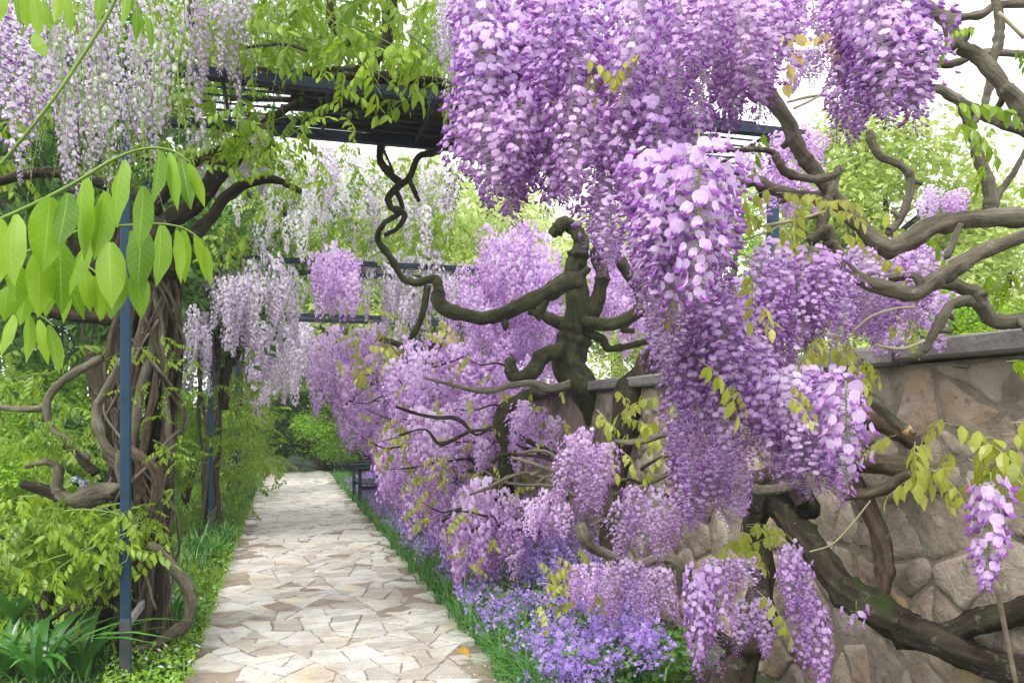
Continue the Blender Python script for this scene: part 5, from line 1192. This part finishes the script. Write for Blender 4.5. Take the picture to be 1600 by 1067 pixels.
def clump_mesh(seed, n, L, w, mat):
    rnd = random.Random(seed); mb = MB()
    for i in range(n):
        az = rnd.uniform(0, 6.28); l = L * rnd.uniform(0.6, 1.15)
        vs, fs = blade_vf(l, w * rnd.uniform(0.7, 1.2), rnd.uniform(0.2, 1.15), az, 4)
        o = (rnd.gauss(0, 0.05), rnd.gauss(0, 0.05))
        mb.add([(x + o[0], y + o[1], z - 0.03) for x, y, z in vs], fs, 0, rnd.random())
    return mb.mesh('grassy_clump', [mat])
GC = [clump_mesh(k, 60, 0.42, 0.014, M['grass']) for k in range(3)] + [clump_mesh(9, 45, 0.45, 0.022, M['strap'])]
y = 6.6; i = 0
while y < 24:
    o = link('grassy_plant', GC[i % 4], None, (PX0 - R(0.08, 0.38), y, 0), (0, 0, R(0, 6)), R(0.8, 1.15))
    tag(o, 'clump of long arching grassy leaves along the left edge of the path', 'plant', 'grassy clumps left of the path')
    y += R(0.28, 0.6); i += 1
y = 4.5; i = 0
while y < 13:
    o = link('grassy_plant', GC[i % 3], None, (PX1 + R(0.02, 0.36), y, 0), (0, 0, R(0, 6)), R(0.7, 1.0))
    tag(o, 'arching tuft of thin dark grassy leaves among the violet flowers right of the path', 'plant', 'grassy tufts right of the path')
    y += R(0.25, 0.5); i += 1
def ground_grass(name, region, n, L, w, mat, label, seed):
    rnd = random.Random(seed); mb = MB()
    for i in range(n):
        x, y = region(rnd)
        vs, fs = blade_vf(L * rnd.uniform(0.5, 1.2), w, rnd.uniform(0.2, 1.3), rnd.uniform(0, 6.28), 3)
        mb.add([(x + a, y + b, c - 0.03) for a, b, c in vs], fs, 0, max(0, min(1, rnd.gauss(0.5, 0.25))))
    o = link(name, mb.mesh(name, [mat])); return tag(o, label, 'grass', kind='stuff')
def reg_right(r):
    y = 4.3 + 19 * r.random() ** 1.7; return PX1 - 0.04 + 0.34 * r.random() ** 1.3 + 0.06 * mnoise.noise(Vector((5, y * 1.3, 0))) + 0.13 * mnoise.noise(Vector((9, y * 2.7, 0))), y
ground_grass('grass', reg_right, 5000, 0.36, 0.010, M['grass'], 'dense dark green grassy leaves edging the right side of the path', 1)
def reg_left(r):
    y = 4.6 + 19 * r.random() ** 1.5; return PX0 - 1.6 * r.random() ** 1.2, y
ground_grass('undergrowth', reg_left, 6000, 0.17, 0.012, M['grass'], 'low green undergrowth in the left bed', 2)
def reg_far(r):
    return -0.9 - 9 * r.random(), 6 + 20 * r.random()
ground_grass('lawn_grass', reg_far, 9000, 0.30, 0.03, M['bright'], 'tall bright grass beyond the left posts', 3)
# small leafy ground cover at the left path edge
def cover(name, region, n, size, mats, label, seed, hmax, petal=0.0):
    rnd = random.Random(seed); mb = MB()
    for i in range(n):
        x, y = region(rnd); z = hmax * rnd.random() ** 0.7
        nrm = Vector((rnd.gauss(0, 0.5), rnd.gauss(0, 0.5) - 0.3, 1)).normalized(); l = size * rnd.uniform(0.6, 1.3)
        a = nrm.orthogonal().normalized(); a.rotate(Matrix.Rotation(rnd.uniform(0, 6.28), 3, nrm)); b = nrm.cross(a); p = Vector((x, y, z))
        mb.add([tuple(p - a * l / 2), tuple(p + b * l * 0.3), tuple(p + a * l / 2), tuple(p - b * l * 0.3)], [(0, 1, 2, 3)], 1 if rnd.random() < petal else 0, rnd.random())
    o = link(name, mb.mesh(name, mats)); return tag(o, label, 'ground cover', kind='stuff')
cover('ground_cover', lambda r: (PX0 + 0.06 - 0.5 * r.random(), 4.6 + 12 * r.random() ** 1.4), 7000, 0.035, [M['bright'], M['white_petal']], 'low small leaved ground cover with tiny white flowers by the left path edge', 5, 0.12, 0.03)
cover('white_flower_drift', lambda r: (-2.0 - 5 * r.random(), 7 + 8 * r.random()), 5000, 0.06, [M['bright'], M['white_petal']], 'drift of small white flowers and leaves beyond the left posts', 6, 0.9, 0.4)
# violet flowers in the right bed
def spike(mb, rnd, x, y, h, nfl, spread):
    lean = (rnd.gauss(-0.04, 0.05), rnd.gauss(0, 0.05))
    b = Vector((x, y, -0.03)); tip = b + Vector((lean[0], lean[1], h))
    w = 0.0022; mb.add([tuple(b + Vector((w, 0, 0))), tuple(b + Vector((-w, 0, 0))), tuple(tip)], [(0, 1, 2)], 1, 0.5)
    for k in range(nfl):
        t = 1 - 0.34 * rnd.random() ** 1.3
        p = b.lerp(tip, t) + Vector((rnd.gauss(0, spread), rnd.gauss(0, spread), rnd.gauss(0, spread * 0.6)))
        s = rnd.uniform(0.012, 0.020); nrm = Vector((rnd.gauss(0, 0.7), rnd.gauss(-0.6, 0.6), rnd.gauss(0.5, 0.5))).normalized()
        a = nrm.orthogonal().normalized(); a.rotate(Matrix.Rotation(rnd.uniform(0, 6.28), 3, nrm)); c = nrm.cross(a); tn = rnd.random()
        for q in (a, c):
            r_ = nrm.cross(q)
            mb.add([tuple(p + q * s), tuple(p + r_ * s * 0.42), tuple(p - q * s), tuple(p - r_ * s * 0.42)], [(0, 1, 2, 3)], 0, tn)
    for k in range(3):
        t = rnd.uniform(0.1, 0.6); az = rnd.uniform(0, 6.28)
        vs, fs = blade_vf(rnd.uniform(0.07, 0.14), 0.016, 0.8, az, 2); p = b.lerp(tip, t)
        mb.add([(p.x + u, p.y + v, p.z + z) for u, v, z in vs], fs, 1, rnd.random())
rnd = random.Random(77); mb = MB()
for i in range(4600):
    y = 4.3 + 15 * rnd.random() ** 1.6; t = rnd.random() ** 0.9
    x = PX1 + 0.06 + 1.38 * t
    if y < 6.0 and x > 2.15 + 0.42 * (y - 4.5): continue
    if mnoise.noise(Vector((x * 4.0, y * 2.6, 4))) < -0.02 - 0.25 * (y > 9): continue
    spike(mb, rnd, x, y, (0.26 + 0.36 * t) * rnd.uniform(0.7, 1.25), rnd.randint(10, 19), 0.026)
tag(link('violet_flower_bed', mb.mesh('violet_flower_bed', [M['bed_petal'], M['grass']])), 'drift of small violet flowers on green stems between the path and the wall', 'flowers', kind='stuff')
cover('bed_foliage', lambda r: (PX1 + 0.15 + 1.0 * r.random(), 4.3 + 15 * r.random() ** 1.4), 9000, 0.055, [M['shrub']], 'dark green leaves under the violet flowers', 8, 0.30)
# bluebell spike and pale blue heads
bb = thing('bluebell', 'single violet bluebell spike right of the nearest blue post', 'flower', gp(266, 6.2))
mb = MB(); tube(mb, [(0, 0, 0, 0.004), (0.01, 0, 0.2, 0.004), (0.0, 0, 0.42, 0.002)], 5, 3, 0); link('stem', mb.mesh('stem', [M['stem']], True), bb)
for k in range(12):
    a = k * 2.4; mb = MB(); vs = []; fs = []
    for i, (r_, z_) in enumerate(((0.003, 0), (0.009, -0.008), (0.010, -0.018), (0.015, -0.024))):
        for q in range(6): vs.append((r_ * math.cos(q * 1.047), r_ * math.sin(q * 1.047), z_))
    for i in range(3):
        for q in range(6): fs.append((i * 6 + q, i * 6 + (q + 1) % 6, i * 6 + 6 + (q + 1) % 6, i * 6 + 6 + q))
    mb.add(vs, fs, 0, R(0, 0.5)); link('bell', mb.mesh('bell', [M['bed_petal']], True), bb, (0.022 * math.cos(a), 0.022 * math.sin(a), 0.28 + 0.012 * k), (0.5 * math.sin(a), 0.5 * math.cos(a), 0))
for (px, py, lb) in ((118, 757, 'pale blue flower head left of the twisted vine, the left one of two'), (138, 762, 'pale blue flower head touching the twisted vine, the right one of two')):
    t = thing('hydrangea_head', lb, 'flower', W(px, py, 7.5), 'pale blue flower heads')
    rnd = random.Random(px); mb = MB()
    for k in range(60):
        nrm = Vector((rnd.gauss(0, 1), rnd.gauss(0, 1), rnd.gauss(0.3, 1))).normalized(); p = nrm * 0.075
        a = nrm.orthogonal().normalized(); c = nrm.cross(a)
        for q in (a, c):
            r_ = nrm.cross(q); mb.add([tuple(p + q * .018), tuple(p + r_ * .009), tuple(p - q * .018), tuple(p - r_ * .009)], [(0, 1, 2, 3)], 0, rnd.random())
    link('bloom', mb.mesh('bloom', [M['blue_petal']]), t)
    mb = MB(); tube(mb, [(0, 0, 0, 0.006), (0.02, 0.03, -0.5, 0.008), (0.03, 0.03, -t.location.z, 0.012)], 5, 3, 0); link('stem', mb.mesh('stem', [M['stem']], True), t)
# garden cane behind the lone raceme, fallen leaf on the path
cn = MB(); a, b = W(1548, 880, 2.9), W(1582, 1030, 2.9); tube(cn, [(*W(1555, 905, 3.0), 0.009), (*W(1572, 990, 3.1), 0.009), (*W(1590, 1080, 3.15), 0.009)], 7, 3, 0.03)
tag(link('garden_cane', cn.mesh('garden_cane', [M['cane']], True)), 'thin bare cane slanting below the lone lilac raceme at the right', 'cane')
fl = MB(); vs, fs, _ = leaflet_vf(0.12, 0.09, 0.7, 6, 0.7); fl.add(vs, fs)
w = WG(733, 1028, 0.05)
tag(link('fallen_leaf', fl.mesh('fallen_leaf', [M['dry']]), None, w, (0.9, -0.5, 2.0)), 'curled orange yellow fallen leaf on the right edge of the path', 'leaf')

def petal_pos(r):
    y = 4.4 + 12 * r.random() ** 1.5
    return (PX1 - 1.8 * r.random() ** 1.9, y)
rnd = random.Random(5); mb = MB()
for i in range(1100):
    x, y = petal_pos(rnd); l = rnd.uniform(0.006, 0.012); a = rnd.uniform(0, 6.28); c, q = math.cos(a) * l, math.sin(a) * l; z = 0.021
    mb.add([(x - c, y - q, z), (x + q * .6, y - c * .6, z + rnd.uniform(0, .006)), (x + c, y + q, z + rnd.uniform(0, .006)), (x - q * .6, y + c * .6, z)], [(0, 1, 2, 3)], 0, rnd.random())
tag(link('fallen_petals', mb.mesh('fallen_petals', [M['pale']])), 'scatter of fallen lilac petals on the right half of the path', 'petals', kind='stuff')

# pale moist air
mb = MB(); v_, f_ = box_vf((0, 100, 6.5), (300, 300, 15.2)); mb.add(v_, f_)
hm, hnt, hout = new_mat('haze_air'); pv = hnt.nodes.new('ShaderNodeVolumePrincipled')
pv.inputs['Color'].default_value = (0.95, 0.96, 0.97, 1); pv.inputs['Density'].default_value = 0.0018
hnt.links.new(pv.outputs[0], hout.inputs['Volume'])
tag(link('haze', mb.mesh('haze', [hm])), 'pale moist air softening the far end of the garden', 'haze', kind='stuff')
